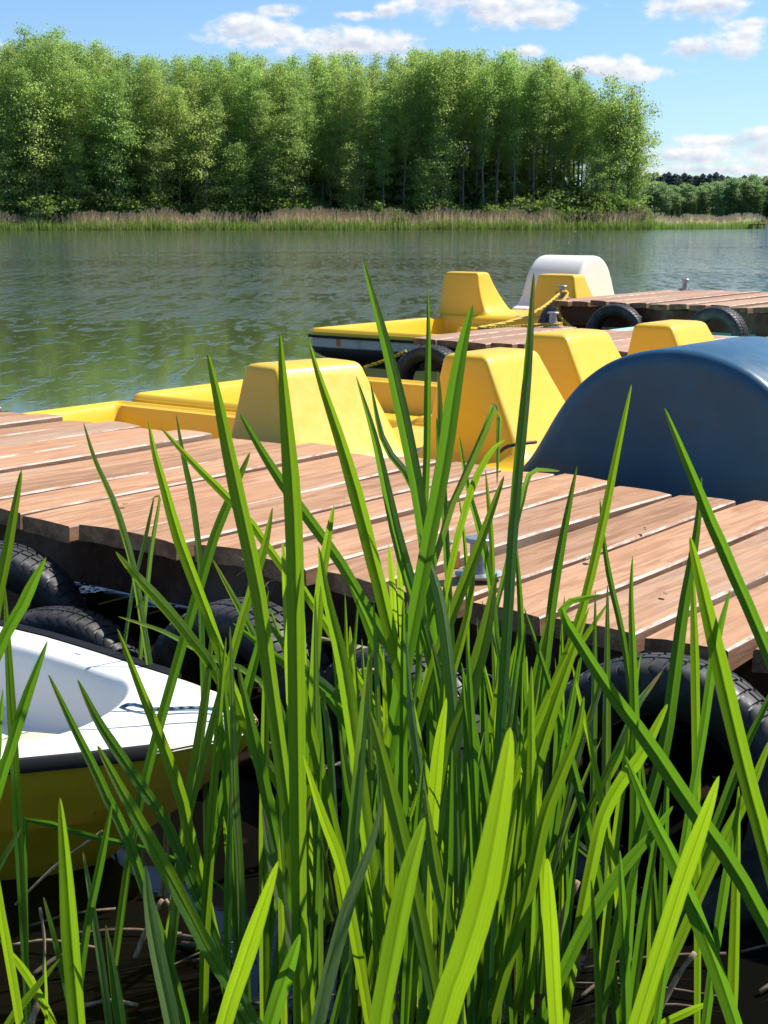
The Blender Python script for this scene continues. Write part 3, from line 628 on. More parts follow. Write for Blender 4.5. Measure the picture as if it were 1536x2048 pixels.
# bollards
bo0 = None
b1 = at_z(1124, 597, D3)
def bollard(label, pos, s=1.0):
    global bo0
    if bo0 is None:
        bo0 = thing('mooring_bollard', label, 'bollard', pos, 0.3, 'steel mooring bollards on the docks'); r = bo0
        b = MB(); b.lathe([(0.0, 0), (0.078, 0), (0.08, 0.003), (0.08, 0.008), (0.076, 0.010), (0.0, 0.010)], 28); sharp(b.build('base_flange', M['steel'], r, True))
        b = MB(); b.lathe([(0.034, 0.010), (0.032, 0.02), (0.031, 0.115), (0.0, 0.115)], 24); sharp(b.build('post', M['steel'], r, True))
        b = MB(); b.lathe([(0.0, 0.113), (0.047, 0.113), (0.050, 0.116), (0.050, 0.124), (0.046, 0.128), (0.0, 0.128)], 24); sharp(b.build('cap', M['steel'], r, True))
        for i in range(4):
            a = i * math.pi / 2 + 0.4; b = MB(); b.lathe([(0, 0.0105), (0.011, 0.0105), (0.011, 0.017), (0, 0.017)], 6, (0.06 * math.cos(a), 0.06 * math.sin(a), 0)); b.build('bolt', M['steel'], r)
    else:
        r = copy_tree(bo0); r.location = pos; r['label'] = label
    r.scale = (s, s, s); return r
bp = at_z(958, 1150, DT + 0.004)
bollard('galvanised bollard with padlock on the near dock, behind the reeds', bp, 0.78)
bollard('bollard wrapped with yellow rope at the corner of the far dock', b1 + Vector((0, 0, 0.004)), 1.0)
bollard('bollard at the outer corner of the far dock against the lake', ST_(S3 + 0.18, T3 + 2.62, D3 + 0.004), 0.95)
bollard('bollard on the narrow middle dock beside the far pedal boat', ST_(-6.30, 10.75, DT + 0.004), 1.0)
pk = thing('padlock', 'small brass padlock hanging on the near bollard', 'padlock', bp + Vector((-0.072, -0.035, 0.045)), 0.5)
b = MB(); b.box(-0.021, 0.021, -0.009, 0.009, -0.022, 0.028); bevel(b.build('padlock_body', M['brass'], pk), 0.005, 2)
b = MB(); b.tube([(-0.013 * math.cos(a) if True else 0, 0, 0.026 + 0.022 * math.sin(a)) for a in np.linspace(0, math.pi, 9)], 0.0035, 8); b.build('shackle', M['steel'], pk, True)

# ------------------------------------------------------------------ pedal boats
def ss(x, a, b):
    t = min(max((x - a) / (b - a), 0.0), 1.0); return t * t * (3 - 2 * t)
def pedalo(label, corner, ang, lat, Lb, B, zr, body, drum_mat, humps, drum, hull='hull_side', flip=1):
    """corner: world xy of the bow corner; local X runs aft, local Y across (lat = +1/-1: which side the boat lies of the corner)"""
    root = thing('pedal_boat', label, 'pedal boat', (corner[0], corner[1], zr), ang, 'pedal boats moored between the docks')
    y0, y1 = (0.0, B) if lat > 0 else (-B, 0.0)
    def zdeck(x, v):          # v: distance from the centreline
        hb = B / 2
        edge = min(hb - abs(v), x)
        z = 0.0
        wx = ss(x, 0.10, 0.17) * ss(2.28 - x, 0.0, 0.06); wy = ss(hb - 0.11 - abs(v), 0.0, 0.06)
        z -= 0.20 * wx * wy
        lip = ss(x, 0.05, 0.08) * ss(hb - 0.05 - abs(v), 0.0, 0.03); z -= 0.018 * lip * (1 - ss(x, 2.2, 2.3))
        st = ss(x, 1.95, 2.0) * ss(2.28 - x, 0, 0.05) * ss(0.38 - abs(v), 0, 0.05); z += 0.12 * st
        up = ss(x, 2.26, 2.34); z += up * 0.03
        w2 = ss(x, 3.30, 3.38) * ss(3.95 - x, 0, 0.08) * ss(hb - 0.12 - abs(v), 0, 0.06) * (1 - ss(0.36 - abs(v), 0, 0.05)); z -= 0.24 * w2
        z -= 0.035 * (1 - ss(edge, 0.0, 0.035))
        return z
    xs = sorted(set([round(x, 4) for x in list(np.arange(0, Lb + 0.001, 0.05)) + [0.012, 0.025, 0.06, 0.08, 0.115, 0.13, 0.145, 0.16, 0.175, 1.96, 1.975, 1.99, 2.23, 2.245, 2.26, 2.275, 2.29, 2.31, 2.33, 3.31, 3.33, 3.37, 3.89, 3.92, Lb - 0.02]]))
    hb = B / 2; ys = sorted(set([round(q, 4) for q in list(np.arange(-hb, hb + 0.001, 0.05)) + [hb] + [sg * (hb - d) for sg in (-1, 1) for d in (0.012, 0.025, 0.06, 0.07, 0.085, 0.115, 0.13, 0.145, 0.16, 0.175)] + [sg * q for sg in (-1, 1) for q in (0.33, 0.345, 0.36, 0.375)]]))
    V = []; ny = len(ys)
    for x in xs:
        for v in ys:
            cr = 0.10; xx, vv = x, v   # rounded bow corners
            if x < cr and hb - abs(v) < cr:
                dx, dv = cr - x, cr - (hb - abs(v)); m = max(dx, dv); r_ = math.hypot(dx, dv)
                if r_ > 1e-6: k = m / r_; xx = cr - dx * k; vv = math.copysign(hb - cr + dv * k, v)
            V.append((xx, y0 + hb + vv, zdeck(x, v)))
    Fc = [(i * ny + j, (i + 1) * ny + j, (i + 1) * ny + j + 1, i * ny + j + 1) for i in range(len(xs) - 1) for j in range(ny - 1)]
    # turned-down skirt round the edge
    ring = [j for j in range(ny)] + [i * ny + ny - 1 for i in range(1, len(xs))] + [(len(xs) - 1) * ny + j for j in range(ny - 2, -1, -1)] + [i * ny for i in range(len(xs) - 2, 0, -1)]
    b = len(V); V += [(V[i][0], V[i][1], -0.075) for i in ring]; nr = len(ring)
    Fc += [(ring[k], ring[(k + 1) % nr], b + (k + 1) % nr, b + k) for k in range(nr)]
    sharp(make('deck_moulding', V, Fc, M[body], root, True), 50)
    cx = y0 + hb
    # rubber strip and hull below
    b = MB(); e = 0.018
    pts = [(0.08, y0 - e), (Lb, y0 - e), (Lb + e, y0), (Lb + e, y1), (Lb, y1 + e), (0.08, y1 + e), (0.01, y1 - 0.01), (-e, y1 - 0.09), (-e, y0 + 0.09), (0.01, y0 + 0.01)]
    def ringz(z, inset, rake):
        out = []
        for (x, y) in pts:
            xx = x + (rake if x < 0.2 else 0); yy = cx + (y - cx) * (1 - inset)
            out.append((xx, yy, z))
        return out
    rows = [ringz(-0.070, 0.035, 0.03), ringz(-0.066, 0, 0), ringz(-0.092, 0, 0), ringz(-0.096, 0.035, 0.03)]; n_ = len(pts)
    V = [p for r_ in rows for p in r_]; Fc = [(a * n_ + j, a * n_ + (j + 1) % n_, (a + 1) * n_ + (j + 1) % n_, (a + 1) * n_ + j) for a in range(3) for j in range(n_)]
    make('rubber_strip', V, Fc, M['black_trim'], root, False)
    rows = [ringz(-0.085, 0.035, 0.03), ringz(-0.20, 0.036, 0.032), ringz(-0.245, 0.05, 0.06), ringz(-0.46, 0.20, 0.52)]
    V = [(p[0], p[1], p[2]) for r_ in rows for p in r_]; Fc = [(a * n_ + j, a * n_ + (j + 1) % n_, (a + 1) * n_ + (j + 1) % n_, (a + 1) * n_ + j) for a in range(3) for j in range(n_)]
    hu = make('hull', [(x, y - cx, z + 0.36) for x, y, z in V], Fc, M[hull], root, False); hu.location = (0, cx, -0.36); sharp(hu)
    for q in (-0.62, -0.1):
        b = MB(); b.tube([(0.10, cx + q * hb * 2 * 0.62, -0.13), (0.04, cx + q * hb * 2 * 0.62, -0.13)], 0.012, 8); b.tube([(0.045, cx + q * hb * 2 * 0.62 - 0.045, -0.13), (0.045, cx + q * hb * 2 * 0.62 + 0.045, -0.125)], 0.010, 8); b.build('eye_bolt', M['iron'], hu, True, (0, -cx, 0.36))
    # seat humps: lofted rounded rectangles
    for (hx, hy, hrot, hsc, *sh) in humps:
        sh = sh[0] if sh else 0.0
        V, Fc = [], []; nn = 64
        prof = [(0.0, 0.36, 0.44, 0.10), (0.025, 0.315, 0.375, 0.075), (0.06, 0.285, 0.345, 0.060), (0.12, 0.258, 0.318, 0.045), (0.22, 0.220, 0.292, 0.020), (0.34, 0.176, 0.266, -0.008), (0.44, 0.140, 0.246, -0.030), (0.466, 0.131, 0.241, -0.035), (0.480, 0.122, 0.234, -0.038), (0.489, 0.108, 0.222, -0.040), (0.494, 0.085, 0.20, -0.041), (0.496, 0.04, 0.11, -0.041)]
        for (z, a, bb, ox) in prof:
            for k in range(nn):
                th = 2 * math.pi * k / nn; c, s_ = math.cos(th), math.sin(th); ex = 0.13 + 0.10 * max(0.0, 1 - z / 0.12)
                x = math.copysign(abs(c) ** ex, c) * a + ox; y = math.copysign(abs(s_) ** ex, s_) * bb + sh * min(1.0, z / 0.3)
                V.append((x * hsc, y * hsc, z * hsc))
        for a in range(len(prof) - 1):
            for k in range(nn): Fc.append((a * nn + k, a * nn + (k + 1) % nn, (a + 1) * nn + (k + 1) % nn, (a + 1) * nn + k))
        Fc.append([(len(prof) - 1) * nn + k for k in range(nn)])
        h = make('seat_back', V, Fc, M[body], root, True, loc=(hx, cx + hy, 0.022)); h.rotation_euler = (0, 0, hrot)
    if drum:
        dx, dy, dw, dR, dH = drum; V, Fc = [], []
        arc = []
        half = [(0.0, 0.64), (0.10, 0.632), (0.20, 0.610), (0.30, 0.570), (0.39, 0.510), (0.465, 0.435), (0.53, 0.345), (0.585, 0.255), (0.645, 0.165), (0.72, 0.090), (0.82, 0.035), (0.93, 0.004), (0.95, -0.05)]
        hc = [(p.x * 1.04 * dR, p.y * dH) for p in catmull([Vector((x, z, 0)) for x, z in half], 44)]
        out = [(-x, z) for x, z in hc[::-1]] + hc[1:]
        lat_rows = [(-dw / 2, 0.90, -0.035), (-dw / 2 - 0.0, 0.945, -0.018), (-dw / 2 + 0.009, 0.975, -0.008), (-dw / 2 + 0.022, 0.993, -0.002), (-dw / 2 + 0.042, 1.0, 0)]
        lat_rows += [(-y, s_, z) for y, s_, z in lat_rows[::-1]]
        no = len(out)
        for (y, s_, dz) in lat_rows:
            for (x, z) in out: V.append((x * s_, y, (z + 0.06) * s_ - 0.06))
        for a in range(len(lat_rows) - 1):
            for k in range(no - 1): Fc.append((a * no + k, a * no + k + 1, (a + 1) * no + k + 1, (a + 1) * no + k))
        Fc.append(list(range(no))); Fc.append([(len(lat_rows) - 1) * no + k for k in range(no)][::-1])
        d = sharp(make('paddle_wheel_cover', V, Fc, M[drum_mat], root, True, loc=(dx, cx + dy, 0.028)), 50)
    return root
# local X aft. For boats along the docks aft = +g, across = p; for the far one aft = +p, across = -g
cP = at_z(240, 798, 0.25); cQ = at_z(244, 787, 0.28); cF = at_z(613, 655, 0.33); cM = at_z(1200, 660, 0.40)
pedalo('yellow pedal boat with big blue paddle wheel cover along the near dock', cP, ANG, -1, 5.7, 2.0, 0.25, 'yellow_fibreglass', 'blue_fibreglass', [(2.84, -0.50, R(-14), 1.0), (3.22, 0.48, R(0), 1.0)], (4.63, -0.10, 0.82, 0.95, 1.0))
pedalo('yellow pedal boat floating between the blue-covered boat and the middle dock', cQ + P_ * 0.03, ANG, 1, 5.7, 1.80, 0.28, 'yellow_fibreglass', 'blue_fibreglass', [(3.10, -0.50, 0, 1.0), (3.22, 0.50, 0, 1.0)], (4.9, 0.35, 0.7, 0.7, 0.7))
pedalo('far yellow pedal boat with white paddle wheel cover beside the far dock', cF, math.atan2(0.8, 0.6), -1, 5.2, 1.62, 0.33, 'yellow_fibreglass', 'white_fibreglass', [(2.55, 0.53, 0, 0.93, 0.05), (2.60, -0.62, 0, 0.93, 0.02)], (4.2, 0.24, 0.72, 0.74, 0.95))
pedalo('mint green pedal boat between the middle dock and the far dock', cM, ANG, 1, 5.4, 1.30, 0.40, 'mint_fibreglass', 'mint_fibreglass', [(3.1, -0.3, 0, 0.9), (3.1, 0.35, 0, 0.9)], None)

# ------------------------------------------------------------------ white and yellow rowing boat
RB = thing('rowing_boat', 'white and yellow rowing boat with black rubber gunwale beside the near dock', 'boat', (-0.27, 2.98, 0.0), math.atan2(0.23, -0.973))
def hbw(a): return float(np.interp(a, [0, 0.015, 0.05, 0.12, 0.25, 0.43, 0.56, 0.75, 0.93, 1.3, 1.8, 2.6, 3.1], [0.015, 0.05, 0.10, 0.17, 0.255, 0.355, 0.43, 0.53, 0.60, 0.69, 0.73, 0.71, 0.68]))
RZ = 0.35
sa = [0, 0.01, 0.025, 0.05, 0.08, 0.12, 0.16, 0.2, 0.24, 0.27, 0.29] + [round(0.30 + 0.0075 * k, 4) for k in range(48)] + [0.68, 0.72, 0.78, 0.86, 0.93, 1.0, 1.1, 1.2, 1.35, 1.5, 1.7, 1.9, 2.2, 2.5, 2.8, 3.1]
def well_half(a):
    if a < 0.31: return 0.0
    k = min(1.0, (a - 0.31) / 0.10); return (hbw(a) - 0.125) * (1 - (1 - k) ** 2.2) ** 0.5
V = []; nq = 0
for a in sa:
    bw = hbw(a); wl = well_half(a)
    cols = [bw, bw - 0.008, bw - 0.02, bw - 0.05, bw - 0.09]
    cols = [max(c, wl + 0.03 * (k == 4) + 0.06 * (k == 3)) if k >= 3 else max(c, 0) for k, c in enumerate(cols)]
    cols = [min(c, bw) for c in cols]
    ins_ = [0.0, 0.006, 0.014, 0.024, 0.036, 0.05, 0.066, 0.08, 0.095, 0.11, 0.16, 0.215, 0.222, 0.23, 0.24]
    right = cols + [max(wl - d, 0.0) for d in ins_] + [0.0]
    ys_ = [-y for y in right] + right[-2::-1]; nq = len(ys_)
    for y in ys_:
        m = bw - abs(y); ins = max(0.0, min(wl - abs(y), 2.0)); e_ = ss(a, 0.31, 0.40)
        z = RZ + 0.010 * (1 - (y / max(bw, 0.01)) ** 2) - 0.012 * (1 - ss(m, 0, 0.02)) - (0.175 * ss(ins, 0.0, 0.105) * ss(a, 0.315, 0.42) + 0.055 * ss(ins, 0.21, 0.232) * ss(a, 0.60, 0.63))
        V.append((a, y, z))
Fc = [(i * nq + j, (i + 1) * nq + j, (i + 1) * nq + j + 1, i * nq + j + 1) for i in range(len(sa) - 1) for j in range(nq - 1)]
make('deck', V, Fc, M['boat_white'], RB, True)
V = []; lv = [(RZ - 0.006, 0.995, 0), (RZ - 0.05, 0.985, 0.02), (0.24, 0.93, 0.08), (0.17, 0.87, 0.15), (0.165, 0.83, 0.155), (0.05, 0.70, 0.30), (-0.05, 0.52, 0.42), (-0.15, 0.1, 0.55)]
for sg in (-1, 1):
    for a in sa:
        for (z, k, rk) in lv:
            V.append((min(a + rk * max(0, 1 - a / 1.6), 3.1), sg * hbw(a) * k, z))
nl = len(lv); ns = len(sa); Fc = []
for s_ in range(2):
    o_ = s_ * ns * nl
    for i in range(ns - 1):
        for j in range(nl - 1): Fc.append((o_ + i * nl + j, o_ + (i + 1) * nl + j, o_ + (i + 1) * nl + j + 1, o_ + i * nl + j + 1))
for j in range(nl - 1): Fc.append((j, j + 1, ns * nl + j + 1, ns * nl + j)); Fc.append(((ns - 1) * nl + j, (ns - 1) * nl + j + 1, 2 * ns * nl - nl + j + 1, 2 * ns * nl - nl + j))
sharp(make('hull', V, Fc, M['boat_yellow'], RB, True), 30)
for sg, a0 in ((1, 0.16), (-1, 0.28)):
    aa = [a for a in np.linspace(a0, 3.05, 26)]
    pts = [(a, sg * (hbw(a) + 0.004), RZ - 0.012) for a in aa]; b = MB()
    rows = []
    for (x, y, z) in pts: rows += [(x, y - sg * 0.022, z + 0.016), (x, y + sg * 0.004, z + 0.020), (x, y + sg * 0.014, z + 0.010), (x, y + sg * 0.014, z - 0.006), (x, y - sg * 0.004, z - 0.012)]
    n5 = 5; Fc = [(i * n5 + j, (i + 1) * n5 + j, (i + 1) * n5 + (j + 1) % n5, i * n5 + (j + 1) % n5) for i in range(len(pts) - 1) for j in range(n5)]
    Fc += [tuple(range(5)), tuple((len(pts) - 1) * 5 + j for j in range(5))]
    sharp(make('gunwale_strip', rows, Fc, M['black_trim'], RB, True), 50)
b = MB(); b.box(0.78, 1.06, -0.40, 0.40, 0.185, 0.222); bevel(b.build('bench', M['cream_plastic'], RB), 0.012, 3)
b = MB(); b.box(0.40, 0.66, -0.175, -0.045, 0.15, 0.222); bevel(b.build('foot_rest', M['cream_plastic'], RB), 0.012, 3)
b = MB(); b.tube([(-0.01, 0, RZ - 0.10), (-0.03, 0, RZ - 0.06), (-0.01, 0, RZ - 0.02)], 0.008, 8); b.build('bow_ring', M['iron'], RB, True)
def rb(a, y, z): return RB.matrix_basis @ Vector((a, y, z))
RB.matrix_basis = Matrix.Translation(RB.location) @ Matrix.Rotation(RB.rotation_euler.z, 4, 'Z')
RBM = Matrix.Translation((-0.27, 2.98, 0)) @ Matrix.Rotation(math.atan2(0.23, -0.973), 4, 'Z')
b = MB()
pts = [RBM @ Vector(q) for q in [(0.02, 0.01, RZ + 0.018), (0.12, -0.01, RZ + 0.020), (0.22, 0.02, RZ + 0.02), (0.31, 0.00, RZ + 0.008), (0.38, 0.03, 0.235), (0.44, 0.08, 0.178), (0.52, 0.05, 0.175), (0.58, 0.00, 0.178), (0.56, -0.05, 0.178), (0.50, -0.06, 0.18), (0.47, -0.02, 0.186), (0.55, 0.03, 0.19)]]
b.tube(catmull(pts, 60), 0.0042, 8); tag(b.build('mooring_rope', M['blue_rope'], None, True), 'blue braided rope lying over the bow of the white rowing boat', 'rope')
# chain from the bow up to the dock
def chain(label, pts, step=0.026):
    b = MB(); C = catmull(pts, int(sum((Vector(pts[i + 1]) - Vector(pts[i])).length for i in range(len(pts) - 1)) / step) + 2)
    for i in range(len(C) - 1):
        c = (C[i] + C[i + 1]) / 2; t_ = (C[i + 1] - C[i]).normalized(); ref = Vector((0, 0, 1)) if i % 2 else t_.orthogonal()
        s1 = t_.cross(ref).normalized()
        if i % 2 == 0: s1 = t_.cross(s1).normalized()
        loop = [c + t_ * (math.cos(a) * step * 0.72) + s1 * (math.sin(a) * step * 0.42) for a in np.linspace(0, 2 * math.pi, 13)]
        b.tube(loop, 0.0042, 6, cap=False)
    return tag(b.build('mooring_chain', M['iron'], None, True), label, 'chain')
chain('rusty dark chain from the rowing boat bow to the dock beam', [RBM @ Vector((-0.03, 0.0, RZ - 0.05)), Vector((-0.18, 3.02, 0.24)), Vector((-0.08, 3.15, 0.20)), Vector((0.02, 3.40, 0.26)), Vector((0.06, 3.62, 0.36))])

b = MB(); b.tube(catmull([at_depth(998, 905, 6.35), at_depth(1015, 893, 6.33), at_depth(1045, 887, 6.34), at_depth(1072, 884, 6.4)], 16), 0.008, 8); tag(b.build('steering_cable', M['iron'], None, True), 'short dark cable curving over the deck beside the second yellow seat', 'cable')
rl = random.Random(4)
def litter(p, sz, rot, label, grp):
    V = []
    for k in range(9):
        f = k / 8 - 0.5; wd_ = 0.34 * (1 - (2 * f) ** 2) + 0.02
        for q in (-1, 0, 1): V.append((f * sz, q * wd_ * sz, (0.10 * abs(q) + 0.35 * f * f) * sz + 0.002))
    Fc = [(k * 3 + j, (k + 1) * 3 + j, (k + 1) * 3 + j + 1, k * 3 + j + 1) for k in range(8) for j in range(2)]
    o = make('dry_leaf', V, Fc, M['dry_reed'], None, True, loc=p); o.rotation_euler = (rl.uniform(-0.15, 0.15), rl.uniform(-0.15, 0.15), rot); tag(o, label, 'leaf', grp)
litter(at_z(18, 1302, RZ - 0.06), 0.05, 0.6, 'curled brown leaf lying inside the white rowing boat', None)
for (px, py) in [(640, 965), (1180, 1120), (1290, 1060), (1390, 1150), (470, 985), (880, 1000), (250, 1010), (1140, 1010), (1330, 1190), (700, 1040)]:
    litter(at_z(px, py, DT + 0.006), rl.uniform(0.012, 0.03), rl.uniform(0, 6), 'tiny brown scrap of leaf lying on the dock planks', 'leaf scraps on the near dock')
# yellow ropes
def rope(label, pts, r=0.011, n=60):
    b = MB(); C = catmull(pts, n)
    for ph in (0, 2.094, 4.189):
        Q = []
        d = 0
        for i, c in enumerate(C):
            t_ = (C[min(i + 1, n - 1)] - C[max(i - 1, 0)]).normalized(); s1 = t_.cross(Vector((0.1, 0.2, 1))).normalized(); s2 = t_.cross(s1)
            if i: d += (C[i] - C[i - 1]).length
            a = ph + d / (r * 7) ; Q.append(c + s1 * math.cos(a) * r * 0.55 + s2 * math.sin(a) * r * 0.55)
        b.tube(Q, r * 0.62, 6)
    return tag(b.build('mooring_rope', M['yellow_rope'], None, True), label, 'rope')
b2 = ST_(-6.30, 10.75, DT)
rope('yellow rope from the far dock bollard sagging to the middle dock', [b1 + Vector((-0.03, -0.04, 0.05)), at_depth(1080, 618, 13.9), at_depth(1020, 643, 13.2), at_depth(960, 657, 12.5), b2 + Vector((0.04, 0.0, 0.035)), b2 + Vector((-0.05, -0.02, 0.03)), b2 + Vector((-0.12, 0.05, 0.02)), b2 + Vector((-0.2, 0.0, 0.018))], 0.013, 110)
rope('yellow rope end knotted round the bollard and hanging down the far dock', [b1 + Vector((0.05, 0.03, 0.06)), b1 + Vector((0.02, -0.06, 0.07)), b1 + Vector((-0.06, -0.02, 0.06)), b1 + Vector((-0.02, 0.06, 0.05)), b1 + Vector((0.05, -0.04, 0.05)), at_depth(1119, 612, b1.y - 0.22), at_depth(1117, 624, b1.y - 0.26), at_depth(1126, 640, b1.y - 0.3), at_depth(1147, 658, b1.y - 0.5)], 0.015, 90)
rope('yellow rope from the far pedal boat bow to the middle dock end', [at_depth(728, 735, 11.6), at_depth(760, 724, 11.5), at_depth(790, 712, 11.45), at_depth(812, 702, 11.4)], 0.012, 40)

# ------------------------------------------------------------------ reeds in front
def blade_mesh(pts, wmax, yaw, fold, seed, base_frac=0.75, blunt=0.5, trf=1.0):
    n = len(pts); V, Fc, UV = [], [], []
    rr = random.Random(seed); tw = rr.uniform(-0.3, 0.3); tl = rr.uniform(0.3, 0.62) * trf
    mid = pts[n // 2]; view = (Vector((0, 0, CAM_H)) - mid); view.z *= 0.3; view.normalize()
    prev = None
    for i, p in enumerate(pts):
        f = (i / (n - 1)) ** 1.7               # 0 tip .. 1 base
        t_ = (pts[min(i + 1, n - 1)] - pts[max(i - 1, 0)]).normalized()
        nr = view - t_ * view.dot(t_)
        if nr.length < 0.05: nr = prev if prev is not None else Vector((0, -1, 0))
        nr.normalize(); prev = nr
        sd_ = t_.cross(nr).normalized(); a = yaw + tw * (f - 0.5) * 2
        sd_, nr = sd_ * math.cos(a) + nr * math.sin(a), nr * math.cos(a) - sd_ * math.sin(a)
        ww = wmax * min(1.0, (f / tl + 0.0004) ** blunt) * (1 - (1 - base_frac) * max(0, (f - 0.5) / 0.5))
        ww = max(ww, 0.0006) / 2
        dep = fold * ww
        for (u, q, d) in ((0.0, -1, 0.0), (0.22, -0.56, -0.42), (0.455, -0.09, -0.90), (0.5, 0.0, -1.12), (0.545, 0.09, -0.90), (0.78, 0.56, -0.42), (1.0, 1, 0.0)):
            V.append(p + sd_ * (q * ww) + nr * (d * dep)); UV.append((u, 1 - f))
    for i in range(n - 1):
        for j in range(6): Fc.append((i * 7 + j, i * 7 + j + 1, (i + 1) * 7 + j + 1, (i + 1) * 7 + j))
    return V, Fc, UV
